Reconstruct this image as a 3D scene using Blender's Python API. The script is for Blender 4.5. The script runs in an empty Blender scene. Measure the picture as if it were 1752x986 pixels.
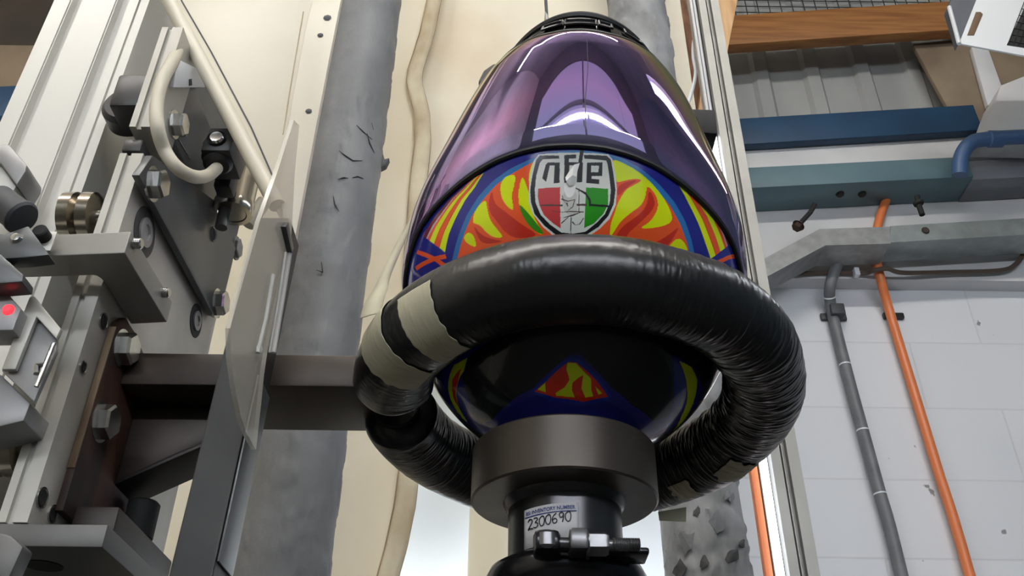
import bpy, bmesh, math, random
import numpy as np
from mathutils import Vector, Matrix, noise

random.seed(7)
D = bpy.data
scene = bpy.context.scene
COL = scene.collection

# ------------------------------------------------------------------ camera
H = 1.15                                  # eye height above the workshop floor
FPX = 1566.0                              # focal length in pixels of a 1752 px wide frame
PITCH, ROLL = math.radians(34.0), math.radians(0.7)
_f = Vector((0, math.cos(PITCH), math.sin(PITCH)))
_u0 = Vector((0, -math.sin(PITCH), math.cos(PITCH)))
_r0 = Vector((1, 0, 0))
_u = _u0*math.cos(ROLL) - _r0*math.sin(ROLL)
_r = _r0*math.cos(ROLL) + _u0*math.sin(ROLL)
EYE = Vector((0, 0, H))
cam_data = D.cameras.new('camera')
cam_data.sensor_width = 36.0
cam_data.lens = 36.0*FPX/1752.0
cam_data.clip_start = 0.02
cam = D.objects.new('camera', cam_data)
COL.objects.link(cam)
cam.matrix_world = Matrix(((_r.x, _u.x, -_f.x, 0), (_r.y, _u.y, -_f.y, 0), (_r.z, _u.z, -_f.z, H), (0, 0, 0, 1)))
scene.camera = cam

# ------------------------------------------------------------------ light and exposure
scene.view_settings.view_transform = 'Standard'
scene.view_settings.look = 'None'
scene.view_settings.gamma = 1.0
scene.view_settings.use_curve_mapping = False
scene.view_settings.exposure = 0.0
WORLD_STRENGTH = 0.6
TUBE_STRENGTH = 150.0
SIDE_TUBE_STRENGTH = 28.0
ADDED_TUBE_STRENGTH = 195.0
world = D.worlds.new('daylight'); scene.world = world
world.use_nodes = True
_bg = world.node_tree.nodes['Background']
_bg.inputs['Color'].default_value = (0.86, 0.93, 1.0, 1)
_bg.inputs['Strength'].default_value = WORLD_STRENGTH
AREA_LIGHTS = [  # name, location, look-at, size x, size y, power, colour
    ('sheet_fill', (0.0, 1.62, H+.10), (0.0, 1.85, H+.55), 0.9, 0.12, 8, (0.86, 0.93, 1.0)),  # fill lamp added below view to whiten the sheet behind the anvil
]
for nm, loc, tgt, sx, sy, pw, colr in AREA_LIGHTS:
    ld = D.lights.new(nm, 'AREA'); ld.shape = 'RECTANGLE'; ld.size = sx; ld.size_y = sy; ld.energy = pw; ld.color = colr
    lo = D.objects.new(nm, ld); COL.objects.link(lo); lo.location = loc
    lo.rotation_euler = (Vector(tgt)-Vector(loc)).to_track_quat('-Z', 'Y').to_euler()

# ------------------------------------------------------------------ surveying helpers: where a line of sight meets a real plane
def sight(x, y):
    return _r*((x-876.0)/FPX) - _u*((y-493.0)/FPX) + _f
def at_Y(x, y, Y):
    d = sight(x, y); return EYE + d*(Y/d.y)
def at_X(x, y, X):
    d = sight(x, y); return EYE + d*(X/d.x)
def at_Z(x, y, Z):
    d = sight(x, y); return EYE + d*((Z-H)/d.z)

# ------------------------------------------------------------------ material helpers
def lin(c):
    out = []
    for v in c[:3]:
        v /= 255.0
        out.append(v/12.92 if v <= 0.04045 else ((v+0.055)/1.055)**2.4)
    return tuple(out)+(1.0,)
def mat(name, rgb, rough=0.5, metal=0.0, rgb2=None, scale=8.0, stretch=(1, 1, 1), bump=0.0, bscale=None, coat=0.0, detail=5.0, contrast=(0.35, 0.65), rvar=0.0, bdist=0.002):
    m = D.materials.new(name); m.use_nodes = True
    nt = m.node_tree; b = nt.nodes['Principled BSDF']
    b.inputs['Roughness'].default_value = rough; b.inputs['Metallic'].default_value = metal
    b.inputs['Base Color'].default_value = lin(rgb)
    if coat:
        b.inputs['Coat Weight'].default_value = coat; b.inputs['Coat Roughness'].default_value = 0.04
    if rgb2 is not None or bump or rvar:
        tc = nt.nodes.new('ShaderNodeTexCoord'); mp = nt.nodes.new('ShaderNodeMapping')
        mp.inputs['Scale'].default_value = stretch
        nt.links.new(tc.outputs['Object'], mp.inputs['Vector'])
        n = nt.nodes.new('ShaderNodeTexNoise'); n.inputs['Scale'].default_value = scale; n.inputs['Detail'].default_value = detail
        nt.links.new(mp.outputs['Vector'], n.inputs['Vector'])
        if rgb2 is not None:
            r = nt.nodes.new('ShaderNodeValToRGB')
            r.color_ramp.elements[0].position = contrast[0]; r.color_ramp.elements[1].position = contrast[1]
            r.color_ramp.elements[0].color = lin(rgb); r.color_ramp.elements[1].color = lin(rgb2)
            nt.links.new(n.outputs['Fac'], r.inputs['Fac']); nt.links.new(r.outputs['Color'], b.inputs['Base Color'])
        if rvar:
            mr = nt.nodes.new('ShaderNodeMapRange')
            mr.inputs['To Min'].default_value = max(0.02, rough-rvar); mr.inputs['To Max'].default_value = rough+rvar
            nt.links.new(n.outputs['Fac'], mr.inputs['Value']); nt.links.new(mr.outputs['Result'], b.inputs['Roughness'])
        if bump:
            n2 = nt.nodes.new('ShaderNodeTexNoise'); n2.inputs['Scale'].default_value = bscale or scale*4; n2.inputs['Detail'].default_value = 4
            nt.links.new(mp.outputs['Vector'], n2.inputs['Vector'])
            bp = nt.nodes.new('ShaderNodeBump'); bp.inputs['Strength'].default_value = bump; bp.inputs['Distance'].default_value = bdist
            nt.links.new(n2.outputs['Fac'], bp.inputs['Height']); nt.links.new(bp.outputs['Normal'], b.inputs['Normal'])
    return m
def glow(name, rgb, strength):
    m = D.materials.new(name); m.use_nodes = True
    b = m.node_tree.nodes['Principled BSDF']
    b.inputs['Base Color'].default_value = lin(rgb); b.inputs['Emission Color'].default_value = lin(rgb)
    b.inputs['Emission Strength'].default_value = strength
    return m

# ------------------------------------------------------------------ mesh helpers
def finish(name, bm, m, parent=None, smooth=35.0):
    me = D.meshes.new(name)
    bmesh.ops.recalc_face_normals(bm, faces=bm.faces[:])
    bm.to_mesh(me); bm.free()
    return link(name, me, m, parent, smooth)
def link(name, me, m, parent=None, smooth=35.0):
    if smooth:
        me.polygons.foreach_set('use_smooth', [True]*len(me.polygons))
        try: me.set_sharp_from_angle(angle=math.radians(smooth))
        except Exception: pass
    o = D.objects.new(name, me); COL.objects.link(o)
    if m is not None: me.materials.append(m)
    if parent is not None:
        o.parent = parent
        # parts are built in world space: cancel the offset of an Empty, nothing to cancel under another part
        if parent.type == 'EMPTY': o.matrix_parent_inverse = Matrix.Translation(-parent.location)
    return o
def tag(o, label=None, cat=None, group=None, kind=None):
    if label: o['label'] = label
    if cat: o['category'] = cat
    if group: o['group'] = group
    if kind: o['kind'] = kind
    return o
def thing(name, label, cat, loc, group=None):
    o = D.objects.new(name, None); COL.objects.link(o)
    o.empty_display_size = 0.05; o.location = loc
    return tag(o, label, cat, group)
def struct(o, label=None, cat=None):
    return tag(o, label, cat, None, 'structure')
def NB(): return bmesh.new()
def prism(bm, pts, vec, bev=0.0, seg=2):
    vec = Vector(vec)
    a = [bm.verts.new(Vector(p)) for p in pts]; b = [bm.verts.new(Vector(p)+vec) for p in pts]
    n = len(a); fs = [bm.faces.new(a[::-1]), bm.faces.new(b)]
    for i in range(n): fs.append(bm.faces.new((a[i], a[(i+1) % n], b[(i+1) % n], b[i])))
    if bev:
        es = set()
        for f in fs: es.update(f.edges)
        bmesh.ops.recalc_face_normals(bm, faces=fs)
        bmesh.ops.bevel(bm, geom=list(es), offset=bev, segments=seg, profile=0.5, affect='EDGES', clamp_overlap=True)
    return bm
def box(bm, x0, x1, y0, y1, z0, z1, bev=0.0, seg=2):
    return prism(bm, [(x0, y0, z0), (x1, y0, z0), (x1, y1, z0), (x0, y1, z0)], (0, 0, z1-z0), bev, seg)
def frames(path, closed=False):
    P = [Vector(p) for p in path]; n = len(P); T = []
    for i in range(n):
        a = P[i-1] if (i > 0 or closed) else P[i]; b = P[(i+1) % n] if (i < n-1 or closed) else P[i]
        T.append((b-a).normalized())
    ref = Vector((0, 0, 1)) if abs(T[0].z) < 0.9 else Vector((1, 0, 0))
    N = []; cur = (ref - T[0]*ref.dot(T[0])).normalized()
    for i in range(n):
        cur = (cur - T[i]*cur.dot(T[i])).normalized(); N.append(cur.copy())
    return P, T, N
def tube(bm, path, r, n=12, cap=True):
    P, T, N = frames(path); rings = []
    for i, (p, t, u) in enumerate(zip(P, T, N)):
        w = t.cross(u); rr = r[i] if hasattr(r, '__len__') else r
        rings.append([bm.verts.new(p + (u*math.cos(2*math.pi*k/n) + w*math.sin(2*math.pi*k/n))*rr) for k in range(n)])
    for a, b in zip(rings, rings[1:]):
        for k in range(n): bm.faces.new((a[k], a[(k+1) % n], b[(k+1) % n], b[k]))
    if cap: bm.faces.new(rings[0][::-1]); bm.faces.new(rings[-1])
    return bm
def smooth_path(pts, sub=8):
    P = [Vector(p) for p in pts]; out = []
    for i in range(len(P)-1):
        p0 = P[max(i-1, 0)]; p1 = P[i]; p2 = P[i+1]; p3 = P[min(i+2, len(P)-1)]
        for k in range(sub):
            t = k/sub
            out.append(0.5*((2*p1)+(p2-p0)*t+(2*p0-5*p1+4*p2-p3)*t*t+(3*p1-p0-3*p2+p3)*t*t*t))
    out.append(P[-1]); return out
def lathe(bm, prof, c, axis=(0, 0, 1), n=48):
    """prof: (radius, height along axis) pairs"""
    ax = Vector(axis).normalized(); c = Vector(c)
    ref = Vector((0, 0, 1)) if abs(ax.z) < 0.9 else Vector((1, 0, 0))
    u = (ref-ax*ref.dot(ax)).normalized(); w = ax.cross(u); rings = []
    for r, h in prof:
        if r < 1e-6: rings.append([bm.verts.new(c+ax*h)])
        else: rings.append([bm.verts.new(c+ax*h+(u*math.cos(2*math.pi*k/n)+w*math.sin(2*math.pi*k/n))*r) for k in range(n)])
    for a, b in zip(rings, rings[1:]):
        for k in range(n):
            k2 = (k+1) % n
            if len(a) == 1 and len(b) == 1: continue
            if len(a) == 1: bm.faces.new((a[0], b[k2], b[k]))
            elif len(b) == 1: bm.faces.new((a[k], a[k2], b[0]))
            else: bm.faces.new((a[k], a[k2], b[k2], b[k]))
    return bm
def cyl(bm, c, axis, r, h, n=28, bev=0.0):
    b = min(bev, r*0.4, abs(h)*0.4)
    prof = [(0, 0), (r-b, 0), (r, b), (r, h-b), (r-b, h), (0, h)] if b else [(0, 0), (r, 0), (r, h), (0, h)]
    return lathe(bm, prof, c, axis, n)
def hexhead(bm, c, axis, r, h, turn=0.0):
    ax = Vector(axis).normalized(); c = Vector(c)
    ref = Vector((0, 0, 1)) if abs(ax.z) < 0.9 else Vector((1, 0, 0))
    u = (ref-ax*ref.dot(ax)).normalized(); w = ax.cross(u)
    def ring(rr, hh): return [bm.verts.new(c+ax*hh+(u*math.cos(turn+math.pi/3*k)+w*math.sin(turn+math.pi/3*k))*rr) for k in range(6)]
    a, b, d = ring(r, 0), ring(r, h*0.82), ring(r*0.86, h)
    for p, q in ((a, b), (b, d)):
        for k in range(6): bm.faces.new((p[k], p[(k+1) % 6], q[(k+1) % 6], q[k]))
    bm.faces.new(a[::-1]); bm.faces.new(d)
    cyl(bm, c-ax*0.0015, ax, r*1.18, 0.002, 24)
    return bm
def grid_mesh(name, P, m, parent=None, smooth=60.0, closed_u=False):
    """P: array rows x cols x 3"""
    nr, nc = P.shape[:2]; V = P.reshape(-1, 3); F = []
    idx = np.arange(nr*nc).reshape(nr, nc)
    a = idx[:-1, :-1].ravel(); b = idx[:-1, 1:].ravel(); c = idx[1:, 1:].ravel(); d = idx[1:, :-1].ravel()
    F = np.stack([a, b, c, d], 1)
    if closed_u:
        F = np.concatenate([F, np.stack([idx[:-1, -1], idx[:-1, 0], idx[1:, 0], idx[1:, -1]], 1)])
    me = D.meshes.new(name)
    nv, nf = len(V), len(F)
    me.vertices.add(nv); me.vertices.foreach_set('co', V.astype(np.float32).ravel())
    me.loops.add(nf*4); me.loops.foreach_set('vertex_index', F.astype(np.int32).ravel())
    me.polygons.add(nf); me.polygons.foreach_set('loop_start', (np.arange(nf)*4).astype(np.int32))
    me.update(calc_edges=True); me.validate()
    return link(name, me, m, parent, smooth)
def solidify(o, t, offset=-1.0):
    md = o.modifiers.new('thickness', 'SOLIDIFY'); md.thickness = t; md.offset = offset
    return o

# ------------------------------------------------------------------ materials
M_cream = mat('cream_paint', (216, 210, 192), 0.42, 0, (206, 199, 180), 5, bump=0.05, bscale=60)
M_rail = mat('painted_aluminium', (214, 213, 207), 0.36, 0.15, (204, 203, 198), 6, (1, 1, 0.1))
M_alu = mat("milled_aluminium", (158, 157, 152), 0.5, 0.4, (144, 143, 138), 10, (1, 1, 1), bump=0.04, bscale=200)
M_plate = mat('anodised_plate', (190, 188, 181), 0.45, 0.35, (172, 170, 162), 14, rvar=0.08)
M_grey_al = mat('dull_grey_aluminium', (150, 150, 150), 0.45, 0.4, (132, 132, 133), 12)
M_steel = mat('bright_zinc_steel', (200, 200, 196), 0.25, 0.95, (150, 150, 148), 30)
M_chrome = mat('ground_steel', (205, 198, 184), 0.2, 1.0, (165, 158, 146), 14, (1, 1, 0.2))
M_darkplate = mat('dark_steel_plate', (96, 98, 98), 0.4, 0.45, (76, 79, 82), 9)
M_blacksteel = mat('mill_scale_steel', (64, 58, 54), 0.48, 0.45, (44, 41, 40), 7, bump=0.08, bscale=50)
M_brownsteel = mat('brown_mill_scale', (66, 57, 49), 0.46, 0.4, (48, 42, 38), 16, (1, 1, 0.5), bump=0.05, bscale=70)
M_barsteel = mat('black_bar_steel', (46, 46, 46), 0.5, 0.4, (36, 37, 38), 20, bump=0.06, bscale=80)
M_rust = mat('rusty_steel', (82, 52, 38), 0.7, 0.15, (36, 26, 22), 26, (1, 1, 0.4), bump=0.15, bscale=90)
M_rustedge = mat('rust_flecked_edge', (122, 104, 82), 0.6, 0.3, (78, 56, 40), 40, (1, 1, 0.3))
M_black = mat('black_plastic', (34, 34, 35), 0.42)
M_brownpanel = mat('dark_brown_boarding', (62, 54, 46), 0.7, 0, (50, 44, 38), 4)
M_dull = mat('dull_block_aluminium', (112, 111, 109), 0.5, 0.3, (98, 98, 97), 12)
M_borering = mat('bore_shadow_ring', (66, 66, 64), 0.7)
M_dullsteel = mat('dull_oiled_steel', (128, 128, 130), 0.3, 0.8, (92, 92, 94), 30)
M_blackmatt = mat('matt_black', (26, 26, 27), 0.75)
M_knob = mat('grey_rubber', (66, 69, 74), 0.6, 0, (56, 58, 62), 12)
M_hole = mat('deep_hole', (14, 14, 14), 0.8)
M_cable = mat('cream_cable', (196, 190, 172), 0.5)
M_pillar = mat('grey_pillar_paint', (128, 130, 133), 0.55, 0, (104, 106, 109), 9, (1, 1, 0.6), bump=0.5, bscale=45, bdist=0.004)
M_pillar2 = mat('peeling_grey_paint', (158, 160, 162), 0.6, 0, (112, 113, 114), 14, (1, 1, 0.5), bump=0.5, bscale=55, bdist=0.004)
M_bare = mat('bare_dark_patch', (58, 58, 58), 0.7, 0, (84, 84, 84), 40, bump=0.5, bscale=90)
M_cloth = mat('cream_cloth', (226, 219, 199), 0.85, 0, (216, 206, 182), 5, (1, 1, 0.6), bump=0.15, bscale=40)
M_cloth2 = mat('stained_canvas', (226, 219, 200), 0.85, 0, (206, 187, 158), 3.5, (1, 1, 0.8), bump=0.2, bscale=30, contrast=(0.45, 0.8))
M_hem = mat('hem_tape', (212, 203, 178), 0.85, 0, (176, 160, 132), 16, (1, 1, 0.5))
M_whitesheet = mat('white_sheet', (240, 242, 244), 0.8, 0, (228, 232, 236), 4)
M_tape = mat('masking_tape', (186, 182, 158), 0.7, 0, (174, 169, 146), 14, bump=0.1, bscale=80)
M_galv = mat('galvanised_steel', (150, 152, 152), 0.45, 0.35, (132, 134, 134), 30, bump=0.05, bscale=60)
M_orange = mat('orange_conduit', (216, 122, 72), 0.4)
M_greycable = mat('grey_cable', (112, 115, 118), 0.5, 0, (98, 101, 104), 20)
M_browncable = mat('brown_cable', (86, 72, 62), 0.5)
M_bluebeam = mat('deep_blue_paint', (24, 66, 98), 0.55, 0, (20, 56, 86), 6)
M_tealbeam = mat('grey_blue_paint', (96, 124, 132), 0.5, 0, (86, 112, 122), 5)
M_bluepipe = mat('blue_pipe', (70, 100, 142), 0.4)
M_timber = mat('pine_timber', (158, 108, 60), 0.6, 0, (128, 82, 42), 6, (0.6, 6, 10), bump=0.05)
M_timber2 = mat('pale_timber', (208, 172, 128), 0.6, 0, (186, 142, 98), 8, (8, 8, 0.6))
M_board = mat('brown_board', (134, 118, 98), 0.7, 0, (110, 96, 80), 4)
M_brickbrown = mat('rough_brown_render', (136, 98, 74), 0.85, 0, (98, 66, 48), 60, (1, 1, 0.25), bump=0.6, bscale=110)
M_clad = mat('grey_cladding', (168, 170, 168), 0.55, 0.1, (150, 152, 152), 4, (1, 1, 0.3))
M_white = mat('white_enamel', (222, 226, 230), 0.35)
M_white2 = mat('white_paint', (212, 213, 215), 0.6, 0, (202, 203, 206), 5)
M_tube_light = glow('lit_fluorescent_tube', (244, 248, 255), TUBE_STRENGTH)
M_side_light = glow('lit_side_tube', (244, 248, 255), SIDE_TUBE_STRENGTH)
M_added_roof = glow('added_roof_tube', (255, 250, 243), ADDED_TUBE_STRENGTH)
M_red = glow('lit_red_led', (255, 40, 50), 3.0)
M_floor = mat('concrete_floor', (52, 50, 48), 0.7, 0, (42, 40, 39), 3, bump=0.1)
M_ceil = mat('grey_ceiling', (196, 190, 180), 0.85, 0, (184, 176, 166), 2)
M_mesh = mat('wire', (58, 60, 60), 0.5, 0.6)
M_ink = mat('black_ink', (24, 24, 30), 0.6)
M_blueink = mat('blue_ink', (44, 58, 128), 0.6)
M_paper = mat('white_label', (212, 212, 214), 0.55)

# ================================================================== THE SETTING
XL, XR, YF, YB, ZC = -2.7, 3.7, -3.7, 2.47, H+3.45
struct(finish('floor', box(NB(), XL-.1, XR+.1, YF-.1, YB+.1, -0.1, 0), M_floor), 'bare grey concrete workshop floor', 'floor')
struct(finish('ceiling', box(NB(), XL-.1, XR+.1, YF-.1, YB+.5, ZC, ZC+.1), M_ceil), 'dark workshop ceiling above the test rig', 'ceiling')
struct(finish('wall_left', box(NB(), XL-.1, XL, YF, YB, 0, ZC), M_cream), 'cream painted side wall behind the left machine column', 'wall')
struct(finish('wall_right', box(NB(), XR, XR+.1, YF, YB, 0, ZC), mat('blue_green_wall_paint', (92, 112, 118), .7, 0, (84, 102, 110), 3)), 'blue-green painted side wall of the workshop', 'wall')
M_darkwall = mat('dark_olive_wall', (66, 70, 62), 0.8, 0, (54, 58, 52), 2)
bm = NB()
for a in ((XL, -2.1, 0, ZC), (2.9, XR, 0, ZC), (-2.1, 2.9, H+2.75, ZC), (-2.1, 2.9, 0, H+.6), (.06, .14, H+.59, H+2.76), (-2.1, 2.9, H+1.95, H+2.0)): box(bm, a[0], a[1], YF-.1, YF, a[2], a[3])
struct(finish('wall_front', bm, M_darkwall), 'front wall with a wide high window opening', 'wall')

# painted block wall: 225 mm courses
M_block = D.materials.new('white_painted_blockwork'); M_block.use_nodes = True
nt = M_block.node_tree; b = nt.nodes['Principled BSDF']; b.inputs['Roughness'].default_value = 0.55
tc = nt.nodes.new('ShaderNodeTexCoord'); mp = nt.nodes.new('ShaderNodeMapping'); br = nt.nodes.new('ShaderNodeTexBrick')
mp.inputs['Rotation'].default_value = (math.radians(90), 0, 0); mp.inputs['Location'].default_value = (0.1, H-0.12, 0)
nt.links.new(tc.outputs['Object'], mp.inputs['Vector']); nt.links.new(mp.outputs['Vector'], br.inputs['Vector'])
br.inputs['Scale'].default_value = 1.0; br.inputs['Brick Width'].default_value = 0.45; br.inputs['Row Height'].default_value = 0.228
br.inputs['Mortar Size'].default_value = 0.003; br.inputs['Mortar Smooth'].default_value = 0.3
br.inputs['Color1'].default_value = lin((214, 217, 222)); br.inputs['Color2'].default_value = lin((210, 213, 218)); br.inputs['Mortar'].default_value = lin((203, 205, 209))
nz = nt.nodes.new('ShaderNodeTexNoise'); nz.inputs['Scale'].default_value = 14; nz.inputs['Detail'].default_value = 3; nt.links.new(tc.outputs['Object'], nz.inputs['Vector'])
rp = nt.nodes.new('ShaderNodeValToRGB'); rp.color_ramp.elements[0].position = .735; rp.color_ramp.elements[1].position = .75
rp.color_ramp.elements[0].color = (1, 1, 1, 1); rp.color_ramp.elements[1].color = (.35, .34, .34, 1); nt.links.new(nz.outputs['Fac'], rp.inputs['Fac'])
mx = nt.nodes.new('ShaderNodeMix'); mx.data_type = 'RGBA'; mx.blend_type = 'MULTIPLY'; mx.inputs['Factor'].default_value = 1
nt.links.new(br.outputs['Color'], mx.inputs[6]); nt.links.new(rp.outputs['Color'], mx.inputs[7]); nt.links.new(mx.outputs[2], b.inputs['Base Color'])
bp = nt.nodes.new('ShaderNodeBump'); bp.inputs['Strength'].default_value = .4; bp.inputs['Distance'].default_value = .004; bp.invert = True
nt.links.new(br.outputs['Fac'], bp.inputs['Height']); nt.links.new(bp.outputs['Normal'], b.inputs['Normal'])
struct(finish('wall_back', box(NB(), XL, XR, YB, YB+.12, 0, H+2.2), M_block), 'white painted blockwork wall behind the rig', 'wall')
YU = 2.41
zs = at_Y(1500, 478, YU).z
struct(finish('trim_1', box(NB(), -1.0, XR, YU, YB, zs, H+2.34), M_white2), 'white upper wall band stepping out above the blockwork', 'wall band')
# cladding: vertical trapezoid ribs
YC = 2.62
prof = []
x = XL
while x < XR:
    prof += [(x, 0), (x+.10, 0), (x+.115, -.018), (x+.165, -.018), (x+.18, 0)]; x += .21
bm = NB()
va = [bm.verts.new((p[0], YC+p[1], H+2.15)) for p in prof]; vb = [bm.verts.new((p[0], YC+p[1], ZC)) for p in prof]
for i in range(len(prof)-1): bm.faces.new((va[i], va[i+1], vb[i+1], vb[i]))
o = struct(finish('trim_2', bm, M_clad, None, 0), 'grey ribbed metal cladding above the blue beam', 'cladding'); solidify(o, .004)

struct(finish('trim_3', box(NB(), XL, -.95, 2.53, 2.56, H+2.86, ZC), M_brownpanel), 'dark brown boarding high on the back wall at far left', 'boarding')
struct(finish('trim_4', box(NB(), XL, -.95, 2.53, 2.56, H+2.35, H+2.86), M_board), 'tan boarding on the back wall at far left', 'boarding')
# ------------------------------------------------------------------ right-hand background
def bar_between(bm, a, b2, up, dep, bev=0.004):
    """a square bar whose lower front edge runs a->b2"""
    a, b2 = Vector(a), Vector(b2); up = Vector(up); dep = Vector(dep)
    return prism(bm, [a, a+up, a+up+dep, a+dep], b2-a, bev)
YB2 = 2.37
a = at_Y(1150, 254, YB2); c = at_Y(1682, 222, YB2)
tag(finish('blue_beam', bar_between(NB(), a, c, (0, 0, .125), (0, .035, 0)), M_bluebeam), 'deep blue painted beam running below the grey ribbed cladding', 'beam')
tag(finish('blue_beam', bar_between(NB(), at_Y(1712, 72, 2.5), at_Y(1850, 60, 2.5), (0, 0, .14), (0, .06, 0)), M_bluebeam), 'short dark blue beam showing behind the white cabinet', 'beam')
tag(finish('blue_beam', bar_between(NB(), at_Y(-300, 215, 2.3), at_Y(12, 198, 2.3), (0, 0, .15), (0, .06, 0)), M_bluebeam), 'blue beam end at the far left behind the pale rail', 'beam')
YT = 2.28
r = thing('steel_beam', 'grey-blue painted steel beam bolted across the white wall', 'beam', at_Y(1480, 330, YT))
a = at_Y(1180, 327, YT); c = at_Y(1666, 302, YT)
finish('flange', bar_between(NB(), a, c, (0, 0, .088), (0, .128, 0), .003), M_tealbeam, r)
d = at_Y(2400, 264, YT)
finish('web', bar_between(NB(), c+Vector((0, .012, -.004)), d+Vector((0, .012, -.004)), (0, 0, .082), (0, .115, 0), .003), mat('slate_grey_paint', (122, 126, 134), .5, 0, (112, 116, 124), 6), r)
for px in (1437, 1475):
    p = at_Z(px, 332, a.z + (c.z-a.z)*(px-1180)/486.0)
    hb = NB(); hexhead(hb, p, (0, 0, -1), .012, .008); finish('bolt', hb, M_blackmatt, r)
# cable trunking with a knee
YG = 2.26
pts = [at_Y(1296, 468, YG), at_Y(1408, 402, YG), at_Y(1522, 398, YG), at_Y(1800, 378, YG)]
bm = NB(); up = Vector((0, 0, .052)); dep = Vector((0, .06, 0))
low = [at_Y(1300, 480, YG), at_Y(1412, 420, YG), at_Y(1524, 417, YG)]
upp = [at_Y(1290, 452, YG), at_Y(1402, 392, YG), at_Y(1522, 388, YG)]
def strip_solid(bm, low, upp, dep):
    n = len(low); A = [bm.verts.new(p) for p in low]; B = [bm.verts.new(p) for p in upp]
    A2 = [bm.verts.new(Vector(p)+dep) for p in low]; B2 = [bm.verts.new(Vector(p)+dep) for p in upp]
    for i in range(n-1):
        for q in ((A[i], A[i+1], B[i+1], B[i]), (A2[i], B2[i], B2[i+1], A2[i+1]), (A[i], A2[i], A2[i+1], A[i+1]), (B[i], B[i+1], B2[i+1], B2[i])): bm.faces.new(q)
    bm.faces.new((A[0], B[0], B2[0], A2[0])); bm.faces.new((A[-1], A2[-1], B2[-1], B[-1])); return bm
r = thing('cable_trunking', 'galvanised cable trunking with an angled knee, fixed under the steel beam', 'trunking', at_Y(1500, 400, YG))
finish('knee_section', strip_solid(bm, low, upp, Vector((0, .11, 0))), M_galv, r, 20)
finish('straight_section', strip_solid(NB(), [at_Y(1523, 415, YG+.004), at_Y(2400, 364, YG+.004)], [at_Y(1523, 387, YG+.004), at_Y(2400, 336, YG+.004)], Vector((0, .105, 0))), mat('pale_galvanised_lid', (150, 158, 158), .4, .4, (128, 136, 136), 14), r, 20)
sb = NB(); cyl(sb, at_Y(1583, 395, YG+.004), (0, -1, 0), .012, .006, 16, .002); finish('screw', sb, M_blacksteel, r)
# cables and conduits on the wall
def run(name, px, Y, rad, m, label, cat, n=12, sub=6, offs=None):
    pts = [at_Y(x, y, Y if offs is None else Y+offs[i]) for i, (x, y) in enumerate(px)]
    return tag(finish(name, tube(NB(), smooth_path(pts, sub), rad, n), m), label, cat)
r = thing('grey_cable_bundle', 'grey bundled cable dropping down the white wall from the trunking', 'cable', at_Y(1480, 700, 2.44))
gp = [at_Y(1442, 418, 2.39), at_Y(1432, 455, 2.375), at_Y(1420, 490, 2.39), at_Y(1424, 535, 2.44), at_Y(1455, 660, 2.44), at_Y(1500, 825, 2.44), at_Y(1560, 1060, 2.44), Vector((at_Y(1570, 1100, 2.44).x, 2.44, 0))]
gp = smooth_path(gp, 8)
finish('sheath', tube(NB(), gp, .0175, 14), M_greycable, r)
for k in (20, 30, 36, 41):
    p = gp[k]; t = (gp[k+1]-p).normalized()
    tb = NB(); cyl(tb, p, t, .0185, .004, 20); finish('cable_tie', tb, M_white, r)
for px, py, m_ in ((1425, 545, M_knob),):
    cb = NB(); p = at_Y(px, py, YB)
    box(cb, p.x-.042, p.x+.042, p.y-.012, p.y, p.z-.012, p.z+.014, .005); box(cb, p.x-.022, p.x+.022, p.y-.058, p.y-.006, p.z-.018, p.z+.022, .004)
    finish('clip', cb, m_, r)
r = thing('orange_conduit', 'orange plastic conduit running down the white wall', 'conduit', at_Y(1560, 650, 2.44))
op = smooth_path([at_Y(1521, 330, 2.39), at_Y(1504, 378, 2.385), at_Y(1497, 425, 2.385), at_Y(1506, 475, 2.39), at_Y(1527, 550, 2.44), at_Y(1600, 790, 2.44), at_Y(1680, 1060, 2.44), Vector((at_Y(1692, 1100, 2.44).x, 2.44, 0))], 8)
finish('pipe', tube(NB(), op, .0145, 14), M_orange, r)
p = at_Y(1527, 543, YB); cb = NB()
box(cb, p.x-.034, p.x+.034, p.y-.014, p.y, p.z-.011, p.z+.011, .005)
finish('clip', cb, M_black, r)
r = thing('brown_cable', 'thin brown cable looped along the white wall below the trunking', 'cable', at_Y(1600, 465, 2.37))
bp_ = smooth_path([at_Y(1290, 474, 2.39), at_Y(1400, 467, 2.4), at_Y(1475, 468, 2.395), at_Y(1495, 463, 2.37), at_Y(1518, 460, 2.355), at_Y(1545, 467, 2.375), at_Y(1620, 466, 2.39), at_Y(1710, 463, 2.39), at_Y(1738, 452, 2.39), at_Y(1752, 430, 2.39), at_Y(1756, 400, 2.39)], 8)
finish('sheath', tube(NB(), bp_, .0075, 10), M_browncable, r)
p = at_Y(1465, 467, 2.385); t = NB(); box(t, p.x-.008, p.x+.008, p.y-.012, p.y+.012, p.z-.014, p.z+.014, .002); finish('white_sleeve', t, M_white, r)
r = thing('threaded_hanger', 'dark threaded hanger with a nut, slanting below the beam left of the orange conduit', 'hanger', at_Y(1378, 370, 2.33))
finish('rod', tube(NB(), [at_Y(1394, 350, 2.30), at_Y(1386, 364, 2.30), at_Y(1364, 388, 2.30)], .008, 10), M_blackmatt, r)
hb = NB(); hexhead(hb, at_Y(1366, 386, 2.30), (at_Y(1364, 390, 2.30)-at_Y(1386, 364, 2.30)), .017, .016); finish('nut', hb, M_rust, r)
r = thing('threaded_hanger', 'short black hanger stub under the beam right of the orange conduit', 'hanger', at_Y(1573, 355, 2.33))
finish('rod', tube(NB(), [at_Y(1569, 336, 2.31), at_Y(1573, 354, 2.31), at_Y(1578, 368, 2.31)], .009, 10), M_blackmatt, r)
hb = NB(); cyl(hb, at_Y(1570, 345, 2.31), (0.2, 0, -1), .017, .014, 16, .003); finish('nut', hb, M_blackmatt, r)
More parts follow.
